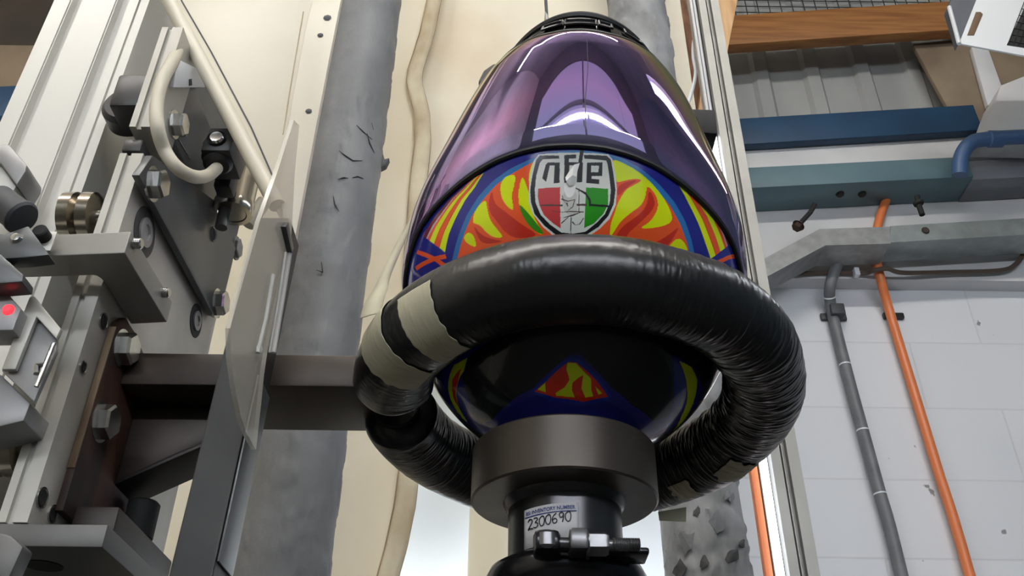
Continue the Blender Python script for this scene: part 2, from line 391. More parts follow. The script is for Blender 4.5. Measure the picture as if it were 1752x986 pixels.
# timber, mesh, board
tag(finish('timber_rail', bar_between(NB(), at_Y(1236, 77, 2.42), at_Y(2100, 19, 2.42), (0, 0, .17), (0, .05, 0)), M_timber), 'horizontal knotted pine rail under the wire mesh at top right', 'timber')
r = thing('wire_mesh', 'square wire mesh panel above the horizontal pine rail', 'mesh', at_Y(1400, 10, 2.47))
bm = NB()
p0 = at_Y(1240, 30, 2.48); p1 = at_Y(1660, 30, 2.48)
zt = p0.z+.75
for i in range(22):
    x = p0.x + (p1.x-p0.x)*i/21; tube(bm, [(x, 2.48, p0.z-.02), (x, 2.48, zt)], .0022, 5)
for i in range(20):
    z = p0.z + i*.038; tube(bm, [(p0.x, 2.483, z), (p1.x, 2.483, z)], .0022, 5)
finish('wire_grid', bm, M_mesh, r)
bm = NB(); prism(bm, [at_Y(1562, 75, 2.5), at_Y(1760, 55, 2.5), at_Y(1760, 250, 2.5), at_Y(1630, 200, 2.5)], (0, .02, 0), .002)
tag(finish('wall_board', bm, M_board), 'brown board closing the gap at the right end of the ribbed cladding', 'board')
bm = NB(); prism(bm, [at_Y(1662, 80, 2.47), at_Y(1690, 80, 2.47), at_Y(1726, 180, 2.47), at_Y(1690, 180, 2.47)], (0, .025, 0), .003)
tag(finish('wall_batten', bm, M_white2), 'pale batten slanting across the brown board', 'batten')
bm = NB(); prism(bm, [at_Y(1712, 145, 2.2), at_Y(1800, 110, 2.2), at_Y(1800, 240, 2.2), at_Y(1680, 232, 2.2)], (0, .14, 0), .008)
tag(finish('bracket_casing', bm, M_white2), 'whitish angular casing above the blue pipe', 'casing')
r = thing('blue_pipe', 'blue painted pipe bending down beside the whitish casing', 'pipe', at_Y(1690, 245, 2.2))
pp = smooth_path([at_Y(1642, 300, 2.22), at_Y(1645, 268, 2.20), at_Y(1660, 246, 2.18), at_Y(1690, 238, 2.17), at_Y(1800, 232, 2.16), at_Y(2400, 205, 2.16)], 8)
finish('pipe', tube(NB(), pp, .024, 18), M_bluepipe, r)
q = pp[24]; cb = NB(); cyl(cb, q, (1, 0, 0.02), .028, .05, 20, .004); finish('coupling', cb, M_bluepipe, r)
# white cabinet hanging in the top right corner
YX = 1.75
r = thing('white_cabinet', 'white sheet-metal cabinet with a slot and dark grille, top right corner', 'cabinet', at_Y(1700, 40, YX))
q = [at_Y(1641, 74, YX), at_Y(1800, 104, YX), at_Y(1860, -60, YX), at_Y(1694, -60, YX)]
body = NB(); prism(body, q, (0, .006, .0), .001); finish('face_panel', body, M_white, r)
bm = NB(); prism(bm, [at_Y(1641, 74, YX), at_Y(1694, -60, YX), at_Y(1650, -60, YX+.02), at_Y(1622, 12, YX+.02), at_Y(1628, 30, YX+.02)], (0, .03, 0), .001); finish('gap_shade', bm, mat('cabinet_gap_shade', (92, 96, 104), .6), r)  # dark panel colours in the shade of the cabinet's open gap
bm = NB(); tube(bm, [at_Y(1641, 75, YX-.004), at_Y(1624, 12, YX+.01)], .006, 8); finish('folded_edge', bm, M_white, r)
bm = NB(); prism(bm, [at_Y(1655, 60, YX-.002), at_Y(1667, 60, YX-.002), at_Y(1682, 24, YX-.002), at_Y(1678, 20, YX-.002), at_Y(1670, 20, YX-.002)], (0, .004, 0), .0015); finish('slot', bm, mat('slot_shadow', (112, 90, 72), .8), r)
bm = NB(); prism(bm, [at_Y(1723, 76, YX-.003), at_Y(1800, 88, YX-.003), at_Y(1800, -60, YX-.003), at_Y(1778, -60, YX-.003), at_Y(1752, 15, YX-.003)], (0, .005, 0), .001); finish('grille_back', bm, M_blackmatt, r)
bm = NB()
for i in range(9):
    tube(bm, [at_Y(1725+i*9, 74+i*1.3, YX-.005), at_Y(1777+i*9, -60, YX-.005)], .0012, 5)
for i in range(13):
    tube(bm, [at_Y(1726+i*4.2, 70-i*11, YX-.005), at_Y(1800, 82-i*11, YX-.005)], .0012, 5)
finish('grille_wire', bm, M_mesh, r)

# ------------------------------------------------------------------ middle background
AXES = []
def pillar(name, pxl, pxr, Y, m, seed, flake, label, ztop=H+3.4):
    """round column from the pixel edges of its silhouette at two heights"""
    (xl0, y0), (xl1, y1) = pxl; (xr0, _), (xr1, _) = pxr
    c0 = (at_Y(xl0, y0, Y)+at_Y(xr0, y0, Y))/2; rad = (at_Y(xr0, y0, Y)-at_Y(xl0, y0, Y)).length/2
    c1 = (at_Y(xl1, y1, Y)+at_Y(xr1, y1, Y))/2; rad = (rad+(at_Y(xr1, y1, Y)-at_Y(xl1, y1, Y)).length/2)/2
    d = (c1-c0)/(c1.z-c0.z)
    nz_, na = 700, 150
    z = np.linspace(0, ztop, nz_); P = np.zeros((nz_, na, 3))
    for i, zz in enumerate(z):
        cx, cy = c0.x+d.x*(zz-c0.z), c0.y+d.y*(zz-c0.z)
        for k in range(na):
            an = 2*math.pi*k/na; ca, sa = math.cos(an), math.sin(an)
            rr = rad
            if H+.2 < zz < H+1.75 and sa < .45:
                q = Vector((ca*rad*16+seed, sa*rad*16, zz*16))
                v = noise.fractal(q, 1.0, 2.0, 4)
                h2 = noise.noise(Vector((ca*rad*45, sa*rad*45+seed, zz*30)))
                rr += flake*(0.6 if v > .12 else 0.0)+flake*.35*v+flake*.2*h2
            P[i, k] = (cx+rr*ca, cy+rr*sa, zz)
    o = grid_mesh(name, P, m, None, 40, True)
    o['_t'] = 0; del o['_t']
    AXES.append((c0, d, rad)); return tag(o, label, 'column')
COL_L = pillar('round_column', ((583, 0), (395, 986)), ((683, 0), (567, 986)), 1.12, M_pillar, 3.1, .0022, 'grey painted round column with cracked paint left of the helmet')
COL_R = pillar('round_column', ((1041, 0), (1138, 986)), ((1136, 0), (1284, 986)), 1.30, M_pillar2, 9.7, .0042, 'pale grey round column with badly peeling paint right of the helmet')
def on_column(px, py, k, lift=.004):
    """the point where a line of sight meets a column's face"""
    c0, d, rad = AXES[k]; s_ = sight(px, py); best = None
    t = .9
    while t < 1.6:
        p = EYE+s_*t; ax = Vector((c0.x+d.x*(p.z-c0.z), c0.y+d.y*(p.z-c0.z), p.z))
        e = (p-ax).length
        if best is None or e < best[0]: best = (e, p, ax)
        if e < rad+lift: return p
        t += .0015
    e, p, ax = best
    return ax+(p-ax)*((rad+lift)/e)
M_crackdark = mat('crack_shadow', (52, 52, 54), .8)
for pl_ in ([(610, 214), (622, 226), (637, 239)], [(580, 258), (592, 267), (604, 275), (620, 275)], [(578, 307), (588, 304), (596, 305)], [(603, 304), (612, 302), (622, 306)], [(628, 228), (633, 246), (641, 262)], [(570, 335), (573, 350), (580, 362)], [(541, 462), (552, 466), (550, 448)], [(636, 210), (639, 222)]):
    finish('paint_crack', tube(NB(), [on_column(x, y, 0, .0035) for x, y in pl_], [.0004]+[.0011]*(len(pl_)-2)+[.0004], 6), M_crackdark, COL_L)
for pg_ in ([(647, 272), (655, 262), (658, 272), (666, 270), (660, 282), (648, 288)],):
    finish('loose_flake', prism(NB(), [at_Y(x, y, 1.12) for x, y in pg_], (0, .012, 0), .001), M_bare, COL_L)
rnd = random.Random(5)
for (x, y, s_) in ((1226, 890, 22), (1176, 930, 24), (1206, 962, 16), (1248, 850, 12), (1252, 950, 16), (1192, 876, 10), (1162, 975, 18), (1270, 930, 8)):
    k_ = 9; pts_ = []
    for i in range(k_):
        an = 2*math.pi*i/k_+rnd.uniform(-.25, .25); rr = s_*rnd.uniform(.45, 1.1)
        pts_.append(on_column(x+rr*.75*math.cos(an), y+rr*math.sin(an), 1, .0040))
    bm = NB(); c_ = bm.verts.new(on_column(x, y, 1, .0050)); vs_ = [bm.verts.new(p) for p in pts_]
    for i in range(k_): bm.faces.new((vs_[i], vs_[(i+1) % k_], c_))
    o = finish('bare_patch' if rnd.random() < .6 else 'paint_flake', bm, M_bare if rnd.random() < .6 else M_pillar, COL_R, 0); solidify(o, .0008, 0)
# curtains
M_stitch = mat('stained_stitching', (168, 148, 120), .85, 0, (126, 106, 84), 30, (1, 1, .3))
def cloth(name, Y, xl, xr, yb, m, label, seed, amp=.012, nrow=170, ncol=150, ztop=H+3.0):
    """xl / xr: edges as (z, x) polylines; hangs in the plane Y with folds"""
    z = np.linspace(yb, ztop, nrow); P = np.zeros((nrow, ncol, 3))
    for i, zz in enumerate(z):
        a, c = np.interp(zz, *xl), np.interp(zz, *xr)
        for k in range(ncol):
            x = a+(c-a)*k/(ncol-1)
            f = math.sin(x*31+seed+1.1*math.sin(zz*2+seed))*.45+noise.noise(Vector((x*9+seed, zz*2.2, seed)))*.9+noise.noise(Vector((x*26, zz*17, seed)))*.28
            P[i, k] = (x, Y+amp*f, zz)
    o = grid_mesh(name, P, m, None, 80)
    solidify(o, .0015); return tag(o, label, 'curtain')
YK = 1.42
hem = [(742, -30), (735, 0), (722, 60), (701, 125), (699, 145), (712, 200), (713, 250), (704, 330), (697, 420), (694, 560), (690, 720), (688, 800), (680, 870), (664, 940), (650, 990), (640, 1040)]
hp = [at_Y(x, y, YK) for x, y in hem]; hz = [p.z for p in hp][::-1]; hx = [p.x for p in hp][::-1]
hz = [0.3]+hz+[H+3.0]; hx = [hx[0]-.03]+hx+[hx[-1]]
cloth('curtain', YK, ([0, 9], [-.76, -.76]), (hz, hx), .3, M_cloth, 'cream cloth curtain hanging beside the cracked grey column', 2.0, .006)
ybot = at_Y(800, 610, YK+.03).z
cloth('curtain', YK+.03, (hz, [v-.03 for v in hx]), ([0, 9], [.40, .40]), ybot, M_cloth2, 'stained canvas sheet hanging directly behind the helmet', 5.3, .006)
# hem band with its two stained stitch lines
P = []
zz_ = np.linspace(.32, H+2.9, 260)
for zz in zz_:
    x = np.interp(zz, hz, hx); P.append([(x-.004, YK-.0085, zz), (x+.006, YK-.0095, zz), (x+.020, YK-.0095, zz), (x+.030, YK-.0085, zz)])
o = grid_mesh('curtain_hem', np.array(P), M_hem, D.objects['curtain'], 70); solidify(o, .002, 1.0)
for dx_, rd in ((-.0035, .0022), (.030, .0012)):
    finish('stitch_line', tube(NB(), [(np.interp(zz, hz, hx)+dx_+.0012*noise.noise(Vector((zz*14, dx_*90, 0))), YK-.0098, zz) for zz in zz_], rd*.7, 6), M_stitch, o)
# white sheet whitened by an added fill lamp below view
P = np.zeros((40, 80, 3))
for i, zz in enumerate(np.linspace(H+.22, H+1.5, 40)):
    for k, xx in enumerate(np.linspace(-.75, .42, 80)):
        P[i, k] = (xx, 1.85+.01*math.sin(xx*23)+.02*noise.noise(Vector((xx*5, zz*4, 1))), zz)
o = grid_mesh('white_sheet', P, M_whitesheet, None, 80); solidify(o, .002); tag(o, 'bright white sheet showing below the canvas, behind the anvil', 'sheet')
p = at_Y(802, 930, 1.62); q = at_Y(872, 930, 1.62)
tag(finish('cream_post', box(NB(), p.x, q.x, 1.60, 1.66, 0, H+1.1, .01), M_cloth), 'beige post in front of the white sheet, left of the pedestal neck', 'post')
# guide wire strap
r = thing('release_strap', 'thin grey release strap hanging just behind the top of the helmet', 'strap', at_Y(936, 0, .84))
bm = NB(); tube(bm, [at_Y(937, 60, .84), at_Y(935, 20, .84), at_Y(930, -60, .84), at_Y(905, -500, .84)], .0022, 8); finish('cord', bm, M_knob, r)
bm = NB(); tube(bm, [at_Y(939, 75, .84), at_Y(936, 38, .84), at_Y(934, 20, .84)], [.0042, .0042, .0015], 10); finish('ferrule', bm, mat('clear_sleeve', (150, 148, 140), .3), r)
# brown rendered pier and braces
p = at_Y(1118, 60, 1.75); q = at_Y(1213, 60, 1.75)
tag(finish('brown_pier', box(NB(), p.x, q.x, 1.72, 1.85, H+1.5, ZC), M_brickbrown), 'rough brown pier between the peeling column and the aluminium profile', 'pier')
bm = NB(); prism(bm, [at_Y(1192, 205, 1.66), at_Y(1222, 205, 1.66), at_Y(1268, -30, 1.66), at_Y(1226, -30, 1.66)], (0, .05, 0), .003)
tag(finish('timber_brace', bm, M_timber2), 'pale sloping timber brace behind the aluminium profile', 'timber')
run('white_wire', [(1200, 40), (1188, 66), (1186, 95), (1190, 120), (1188, 140), (1181, 165), (1172, 190)], 1.1, .003, M_white, 'thin white wire looping out beside the aluminium profile', 'wire')

# aluminium profile (right) with slots
r = thing('aluminium_profile', 'upright slotted aluminium profile standing right of the helmet', 'profile', (at_Y(1300, 986, 1.05).x, 1.05, 0))
x0 = at_Y(1195, 0, 1.05).x; x1 = at_Y(1229, 0, 1.05).x
def slot_profile(x0, x1, y0, y1, slots_f, slots_l, dpt):
    """outline in plan, slots in the front face (fractions) and the left face"""
    w, d = x1-x0, y1-y0; pts = [(x0, y0)]
    for a, c in slots_f:
        pts += [(x0+w*a, y0), (x0+w*a, y0+dpt), (x0+w*c, y0+dpt), (x0+w*c, y0)]
    pts += [(x1, y0), (x1, y1), (x0, y1)]
    for a, c in slots_l[::-1]:
        pts += [(x0, y0+d*c), (x0+dpt, y0+d*c), (x0+dpt, y0+d*a), (x0, y0+d*a)]
    return pts
pl = slot_profile(x0, x1, 1.05, 1.092, [(.34, .40), (.44, .60)], [(.40, .62)], .009)
finish('extrusion', prism(NB(), [(a, b2, 0) for a, b2 in pl], (0, 0, H+2.6)), M_alu, r, 20)
bm = NB(); box(bm, x0, x1+.03, 1.03, 1.11, 0, .012, .002); finish('base_plate', bm, M_steel, r)
# strips beside the profile
r = thing('strip_lamp', 'slim bright white strip lamp running down beside the aluminium profile', 'lamp', (x0-.007, 1.06, H+.2))
M_slim = glow('lit_slim_strip', (242, 246, 255), 4.0)
zlit = at_Y(1215, 232, 1.06).z
box_ = NB(); box(box_, x0-.0125, x0-.0015, 1.066, 1.080, 0, H+2.6, .001); finish('carrier', box_, M_alu, r)
for dx_ in (-.0098, -.0042): finish('light_strip', tube(NB(), [(x0+dx_, 1.063, H+.05), (x0+dx_, 1.063, zlit)], .0024, 10), M_slim, r)
for dx_ in (-.0098, -.0042): finish('end_sleeve', tube(NB(), [(x0+dx_, 1.063, zlit), (x0+dx_, 1.063, H+2.5)], .0024, 10), M_white2, r)
tag(finish('orange_batten', box(NB(), x0-.0225, x0-.0135, 1.068, 1.08, 0, H+.78, .001), M_orange), 'orange vertical strip immediately left of the slim strip lamp', 'strip')

# ------------------------------------------------------------------ lamps of the workshop (behind and beside the camera), plus one added roof batten
def batten(a, b2, label, n, m_=None):
    a, b2 = Vector(a), Vector(b2); d = (b2-a).normalized(); s = Vector((0, 0, 1)).cross(d)
    r = thing('fluorescent_batten', label, 'lamp', (a+b2)/2, None)
    bm = NB(); h = s*.045
    prism(bm, [a+h+Vector((0, 0, .03)), a-h+Vector((0, 0, .03)), a-h+Vector((0, 0, .085)), a+h+Vector((0, 0, .085))], b2-a, .004); finish('housing', bm, M_white, r)
    L = (b2-a).length/n
    for k in range(n):
        p, q = a+d*(L*k+.04), a+d*(L*(k+1)-.04)
        finish('tube', tube(NB(), [p, q], .017, 14), m_ or M_tube_light, r)
    for t in (.15, .85):
        q = a+(b2-a)*t+Vector((0, 0, .08)); finish('hanger_rod', tube(NB(), [q, Vector((q.x, q.y, ZC))], .004, 6), M_steel, r)
batten((-1.75, -3.0, H+1.5), (2.25, -2.75, H+1.5), 'long twin fluorescent batten hanging across the workshop behind the camera', 2)
batten((1.44, -.15, H+1.68), (1.42, 1.45, H+1.68), 'fluorescent batten hanging along the right side of the rig', 1, M_side_light)
batten((-2.3, -.75, H+3.05), (1.5, -.75, H+3.05), 'added long fluorescent batten high under the ceiling above the camera', 2, M_added_roof)  # put in out of view to brighten the left rig and curtain

# ================================================================== THE LEFT-HAND RIG
# column and rail
tag(finish('machine_column', box(NB(), -.435, -.345, .69, .86, 0, H+2.4, .004), M_darkplate), 'dark steel machine column behind the pale slotted rail', 'column')
r = thing('slotted_rail', 'pale upright aluminium rail with deep grooves at far left', 'rail', (-.41, .62, 0))
YR = .60
def gx(x): return at_Y(x, 0, YR).x
xs0, xs1 = gx(93), gx(256)
def rail_plan(xl, xr, yf, yb, grooves):
    pts = [(xl, yf)]
    for a, c, dp in grooves: pts += [(a, yf), (a, yf+dp), (c, yf+dp), (c, yf)]
    return pts+[(xr, yf), (xr, yb), (xl, yb)]
pl = rail_plan(xs0, xs1, YR, .69, [(gx(120), gx(123), .002), (gx(124), gx(141), .009), (gx(198), gx(201), .002), (gx(202), gx(222), .009), (gx(238), gx(242), .003)])
finish('extrusion', prism(NB(), [(a, c, .0) for a, c in pl], (0, 0, H+2.3)), M_rail, r, 20)
bm = NB(); box(bm, xs0-.02, xs1+.02, .58, .69, 0, .015, .002); finish('foot', bm, M_steel, r)

# carriage: two grooved edge-on plates
XP, YP = -.300, .556
def plate_side(pts_px, X): return [at_X(x, y, X) for x, y in pts_px]
r = thing('carriage', 'lower aluminium carriage plate with counterbored holes, riding on the pale rail', 'carriage', at_X(160, 600, XP))
t0 = at_X(250, 272, XP); t1 = at_X(45, 893, XP)
ztop, zbot, ybk = t0.z, t1.z, .79
pl = [(XP, YP), (XP, ybk), (XP-.019, ybk), (XP-.019, YP), (XP-.0135, YP), (XP-.0135, YP+.003), (XP-.0095, YP+.003), (XP-.0095, YP)]
finish('plate', prism(NB(), [(a, c, zbot) for a, c in pl], (0, 0, ztop-zbot)), M_plate, r, 20)
def disc(name, px, py, X, rad, h, m, par, hub=None, n=32):
    p = at_X(px, py, X); bm = NB(); cyl(bm, p-Vector((.001, 0, 0)), (1, 0, 0), rad, h, n, min(.001, h*.3)); o = finish(name, bm, m, par)
    if hub:
        bm = NB(); lathe(bm, [(0, 0), (hub, 0), (hub, .0022), (hub*.55, .0026), (hub*.5, .001), (0, .001)], p, (1, 0, 0), 24); finish('bearing_hub', bm, M_grey_al, o)
    return o
disc('counterbore', 247, 398, XP, .0215, .0016, M_borering, r, .0125)
disc('counterbore', 335, 549, XP, .0165, .0016, M_blackmatt, r, .0095)
for px, py, rad in ((176, 550, .0058), (141, 628, .0042), (71, 852, .0062), (89, 880, .0055)):
    p = at_X(px, py, XP); bm = NB(); lathe(bm, [(0, .0008), (rad*.62, .0008), (rad*.8, .0012), (rad, .0004)], p, (1, 0, 0), 20); o = finish('threaded_hole', bm, M_hole, r)
    bm = NB(); lathe(bm, [(rad*.95, .0004), (rad*1.12, .0012), (rad*1.12, .0)], p, (1, 0, 0), 20); finish('hole_rim', bm, M_steel, o)
# guide rollers
def roller(px, py, label, par_x=-.36, rad=.021, Y=.585):
    p = at_Y(px, py, Y); r = thing('guide_roller', label, 'roller', p)
    bm = NB(); lathe(bm, [(0, -.014), (rad*.8, -.014), (rad, -.012), (rad, -.003), (rad*.72, .0), (rad, .003), (rad, .012), (rad*.8, .014), (0, .014)], p, (1, 0, 0), 40); finish('wheel', bm, M_chrome, r)
    bm = NB(); cyl(bm, p+Vector((.012, 0, 0)), (1, 0, 0), rad*.35, max(.01, XP-.019-p.x-.012), 16); finish('axle', bm, M_steel, r)
roller(141, 373, 'grooved steel guide roller beside the rail above the L-shaped bracket')
roller(14, 764, 'grooved steel guide roller at the left edge below the sensor plate')
# upper carriage plate (shade on its side is put into the dark colour)
r = thing('upper_carriage', 'upper carriage plate with grooved pale edge and dark side, behind the cream cable', 'carriage', at_X(262, 218, XP))
z0 = at_X(262, 222, XP).z
pl2 = [(a, c) for a, c in pl]
finish('edge_profile', prism(NB(), [(a, c, z0) for a, c in [(XP, YP), (XP, .60), (XP-.019, .60), (XP-.019, YP), (XP-.0135, YP), (XP-.0135, YP+.003), (XP-.0095, YP+.003), (XP-.0095, YP)]], (0, 0, .655+H-z0)), M_plate, r, 20)
finish('side_plate', prism(NB(), [(XP-.001, .601, z0), (XP-.001, .80, z0), (XP-.019, .80, z0), (XP-.019, .601, z0)], (0, 0, .105), .001), M_darkplate, r)
bm = NB(); prism(bm, [at_X(297, 150, XP+.004), at_X(352, 150, XP+.004), at_X(340, 118, XP+.004), at_X(303, 100, XP+.004)], (-.005, 0, 0), .0008); finish('white_sticker', bm, M_white, r)
bm = NB(); prism(bm, [at_X(324, 147, XP+.0045), at_X(329, 146, XP+.0045), at_X(328, 135, XP+.0045), at_X(324, 136, XP+.0045)], (-.001, 0, 0)); finish('sticker_mark', bm, M_ink, r)
def bolt(name, px, py, X, rad, h, par, m=None, turn=.3):
    bm = NB(); hexhead(bm, at_X(px, py, X), (1, 0, 0), rad, h, turn); return finish(name, bm, m or M_steel, par, 25)
bolt('hex_bolt', 299, 213, XP+.001, .011, .010, r)
bm = NB(); lathe(bm, [(0, .004), (.0045, .004), (.0055, 0)], at_X(311, 224, XP), (1, 0, 0), 18); finish('small_screw', bm, M_steel, r)
bm = NB(); a, c = at_X(303, 238, XP), at_X(320, 268, XP); prism(bm, [a, a+Vector((0, .006, .002)), c+Vector((0, .006, .002)), c], (.0015, 0, 0)); finish('bright_edge', bm, M_steel, r)
# bracket bolted to the carriage
XB = -.290
r = thing('chamfered_bracket', 'dark chamfered steel bracket bolted over the carriage plate', 'bracket', at_X(320, 400, XB))
pts = plate_side([(238, 300), (262, 266), (322, 309), (366, 342), (404, 425), (385, 505), (376, 545), (366, 540)], XB)
finish('plate', prism(NB(), pts, (-.0065, 0, 0), .0012), M_darkplate, r, 25)
bolt('hex_bolt', 262, 315, XB, .0125, .010, r); bolt('hex_bolt', 371, 519, XB, .0125, .010, r)
disc('threaded_hole', 365, 401, XB, .0062, .0012, M_hole, r)
bm = NB(); lathe(bm, [(.006, 0), (.0075, .0012), (.0075, 0)], at_X(365, 401, XB), (1, 0, 0), 20); finish('hole_rim', bm, M_grey_al, r)
bolt('side_nut', 405, 425, XB-.006, .011, .004, r, M_grey_al)
# black motor
r = thing('black_solenoid', 'black solenoid housing between the pale rail and the upper carriage plate', 'solenoid', at_Y(212, 180, .63))
p = at_Y(214, 176, .575)
bm = NB(); cyl(bm, p, (0, 1, 0), .0215, .024, 40, .004); finish('drum', bm, M_black, r)
a, c = at_Y(188, 180, .556), at_Y(252, 127, .556)
bm = NB(); prism(bm, [at_Y(184, 180, .556), at_Y(240, 180, .556), at_Y(254, 126, .556), at_Y(203, 126, .556)], (0, .036, 0), .003); finish('housing', bm, M_black, r)
a, c = at_Y(206, 258, .562), at_Y(246, 238, .562)
bm = NB(); prism(bm, [a, Vector((c.x, a.y, a.z)), Vector((c.x, a.y, c.z)), Vector((a.x, a.y, c.z))], (0, .035, 0), .002); finish('mounting_foot', bm, M_black, r)
# connector and cable
r = thing('valve_connector', 'black square plug with a screw and gland on the upper carriage', 'connector', at_X(380, 250, -.28))
p = at_X(378, 250, -.275)
a, c = at_Y(342, 257, .605), at_Y(408, 219, .605)
bm = NB(); prism(bm, [a, Vector((c.x-.003, a.y, a.z)), Vector((c.x, a.y, c.z)), Vector((a.x+.004, a.y, c.z))], (0, .04, 0), .0015, 2); finish('plug_body', bm, M_black, r)
q = at_Y(371, 237, .604); bm = NB(); lathe(bm, [(0, .002), (.0055, .003), (.007, 0)], q, (0, -1, 0), 18); finish('screw', bm, M_steel, r)
bm = NB(); lathe(bm, [(.0085, .004), (.0085, 0), (.0065, -.0005), (.0065, .004)], q+Vector((0, .003, 0)), (0, -1, 0), 20); finish('screw_well', bm, M_blackmatt, r)
g0, g1 = at_Y(376, 252, .622), at_Y(372, 290, .620)
bm = NB(); lathe(bm, [(0, 0), (.0150, 0), (.0150, .014), (.0130, .016), (.0130, .022), (.010, .025), (0, .025)], g0, g1-g0, 28); finish('gland_nut', bm, M_black, r)
a, c = at_Y(362, 318, .65), at_Y(410, 250, .65)
bm = NB(); prism(bm, [a, Vector((c.x, a.y, a.z)), Vector((c.x, a.y, c.z)), Vector((a.x, a.y, c.z))], (0, .02, 0), .004); finish('plug_base', bm, M_black, r)
r = thing('cream_cable', 'thick cream cable curving down to the black square plug', 'cable', at_X(270, 200, -.27))
cp = [at_Y(306, 80, .575), at_Y(296, 104, .556), at_Y(278, 138, .545), at_Y(268, 180, .540), at_Y(270, 220, .538), at_Y(282, 258, .55), at_Y(303, 287, .555), at_Y(330, 302, .57), at_Y(354, 301, .60), at_Y(371, 288, .62)]
finish('sheath', tube(NB(), smooth_path(cp, 8), .0056, 14), M_cable, r)
# air cylinder behind the bracket
p = at_Y(397, 366, .70)
r = thing('air_cylinder', 'bright steel air cylinder standing upright behind the dark chamfered bracket', 'cylinder', p)
bm = NB(); lathe(bm, [(0, .001), (.013, .001), (.014, 0), (.0188, 0), (.0195, .002), (.0195, .012), (.0185, .014), (.0185, .16), (0, .16)], p, (0, 0, 1), 44); finish('barrel', bm, M_chrome, r)
bm = NB(); lathe(bm, [(0, -.02), (.006, -.02), (.006, .002), (0, .002)], p+Vector((-.006, -.004, 0)), (0, 0, 1), 18); finish('piston_rod', bm, M_darkplate, r)
bm = NB(); tube(bm, [at_Y(424, 385, .80), at_Y(452, 345, .80)], .008, 12); finish('port_elbow', bm, M_cable, r)
# L shaped sensor arm
ZU = at_X(215, 434, -.27).z
pl_px = [(-40, 443), (213, 433), (286, 552), (224, 555), (172, 471), (-40, 478)]
up_ = [at_Z(x, y, ZU) for x, y in pl_px]
# rounded inner corner
i0, i1, i2 = up_[3], up_[4], up_[5]
e0, e1 = i1+(i0-i1)*.25, i1+(i2-i1)*.06
arc = [e0*(1-t)**2+i1*2*t*(1-t)+e1*t*t for t in (0, .25, .5, .75, 1)]
r = thing('sensor_bracket', 'L-shaped aluminium sensor bracket reaching across the carriage plate', 'bracket', up_[1])
finish('arm', prism(NB(), up_[:4]+arc+[up_[5]], (0, 0, .019), .0008), M_alu, r, 20)
for px, py in ((229, 417), (277, 501)):
    p = at_X(px, py, -.27); bm = NB(); cyl(bm, p-Vector((.001, 0, 0)), (1, 0, 0), .004, .007, 16, .0008); finish('set_screw', bm, M_steel, r)
p = at_Y(88, 404, .517); q = at_Y(20, 404, .517)
bm = NB(); box(bm, q.x, at_Y(98, 404, .517).x, .515, .5168, at_Y(90, 432, .517).z, at_Y(90, 399, .517).z, .0005); finish('clamp_pad', bm, M_plate, r)
bm = NB(); cyl(bm, at_Y(77, 408, .516), (0, -1, 0), .0052, .010, 18, .001); finish('cap_screw', bm, M_blackmatt, r)
# clevis at the left edge
YS = .495
r = thing('sensor_clevis', 'dark steel clevis with a rubber buffer at the left edge', 'clevis', at_Y(30, 420, YS))
bm = NB(); prism(bm, [at_Y(-60, 400, YS), at_Y(10, 400, YS), at_Y(48, 386, YS), at_Y(84, 436, YS), at_Y(40, 441, YS), at_Y(-60, 446, YS)], (0, .012, 0), .001); finish('side_plate', bm, M_darkplate, r)
bm = NB(); prism(bm, [at_Y(-60, 430, YS-.004), at_Y(0, 434, YS-.004), at_Y(40, 470, YS-.004), at_Y(38, 482, YS-.004), at_Y(-60, 490, YS-.004)], (0, .016, 0), .001); finish('lower_plate', bm, M_darkplate, r)
bm = NB(); lathe(bm, [(0, .0), (.011, .0), (.0125, .002), (.0125, .004), (.0115, .006), (.0115, .028), (.009, .031), (0, .031)], at_Y(40, 375, YS+.005), at_Y(0, 345, YS+.005)-at_Y(40, 375, YS+.005), 28); finish('rubber_buffer', bm, M_knob, r)
bm = NB(); lathe(bm, [(0, .0025), (.003, .002), (.0045, 0)], at_Y(28, 408, YS), (0, -1, 0), 16); finish('screw', bm, M_steel, r)
# white cap
r = thing('grey_end_cap', 'light grey plastic end cap block on the rail at the left edge', 'cap', at_Y(15, 285, .56))
bm = NB(); prism(bm, [at_Y(-30, 275, .56), at_Y(0, 280, .56), at_Y(28, 318, .56), at_Y(18, 335, .56), at_Y(-30, 340, .56)], (0, .03, 0), .001); finish('lower_half', bm, M_rail, r)
bm = NB(); prism(bm, [at_Y(-30, 246, .555), at_Y(15, 246, .555), at_Y(46, 282, .555), at_Y(44, 292, .555), at_Y(28, 317, .555), at_Y(0, 279, .555), at_Y(-30, 270, .555)], (0, .03, 0), .002); finish('upper_half', bm, M_grey_al, r)
# sensor block with red lamp, and angled sensor plate
YQ = .505
r = thing('sensor_block', 'dark sensor block with a lit red lamp at the left edge', 'sensor', at_Y(10, 530, YQ))
bm = NB(); prism(bm, [at_Y(-60, 480, YQ), at_Y(4, 492, YQ), at_Y(36, 528, YQ), at_Y(22, 565, YQ), at_Y(-60, 566, YQ)], (0, .02, 0), .001); finish('housing', bm, M_grey_al, r)
bm = NB(); lathe(bm, [(0, .003), (.0025, .0028), (.0036, .0012), (.0038, 0)], at_Y(15, 531, YQ), (0, -1, 0), 16); finish('red_lamp', bm, M_red, r)
YW = .515
r = thing('sensor_plate', 'folded grey aluminium sensor plate beside the carriage edge', 'plate', at_Y(55, 600, YW))
bm = NB(); prism(bm, [at_Y(50, 508, YW), at_Y(58, 506, YW), at_Y(104, 562, YW), at_Y(96, 580, YW), at_Y(62, 542, YW), at_Y(26, 632, YW), at_Y(2, 632, YW)], (0, .004, 0), .0008); finish('flange_rim', bm, M_plate, r)
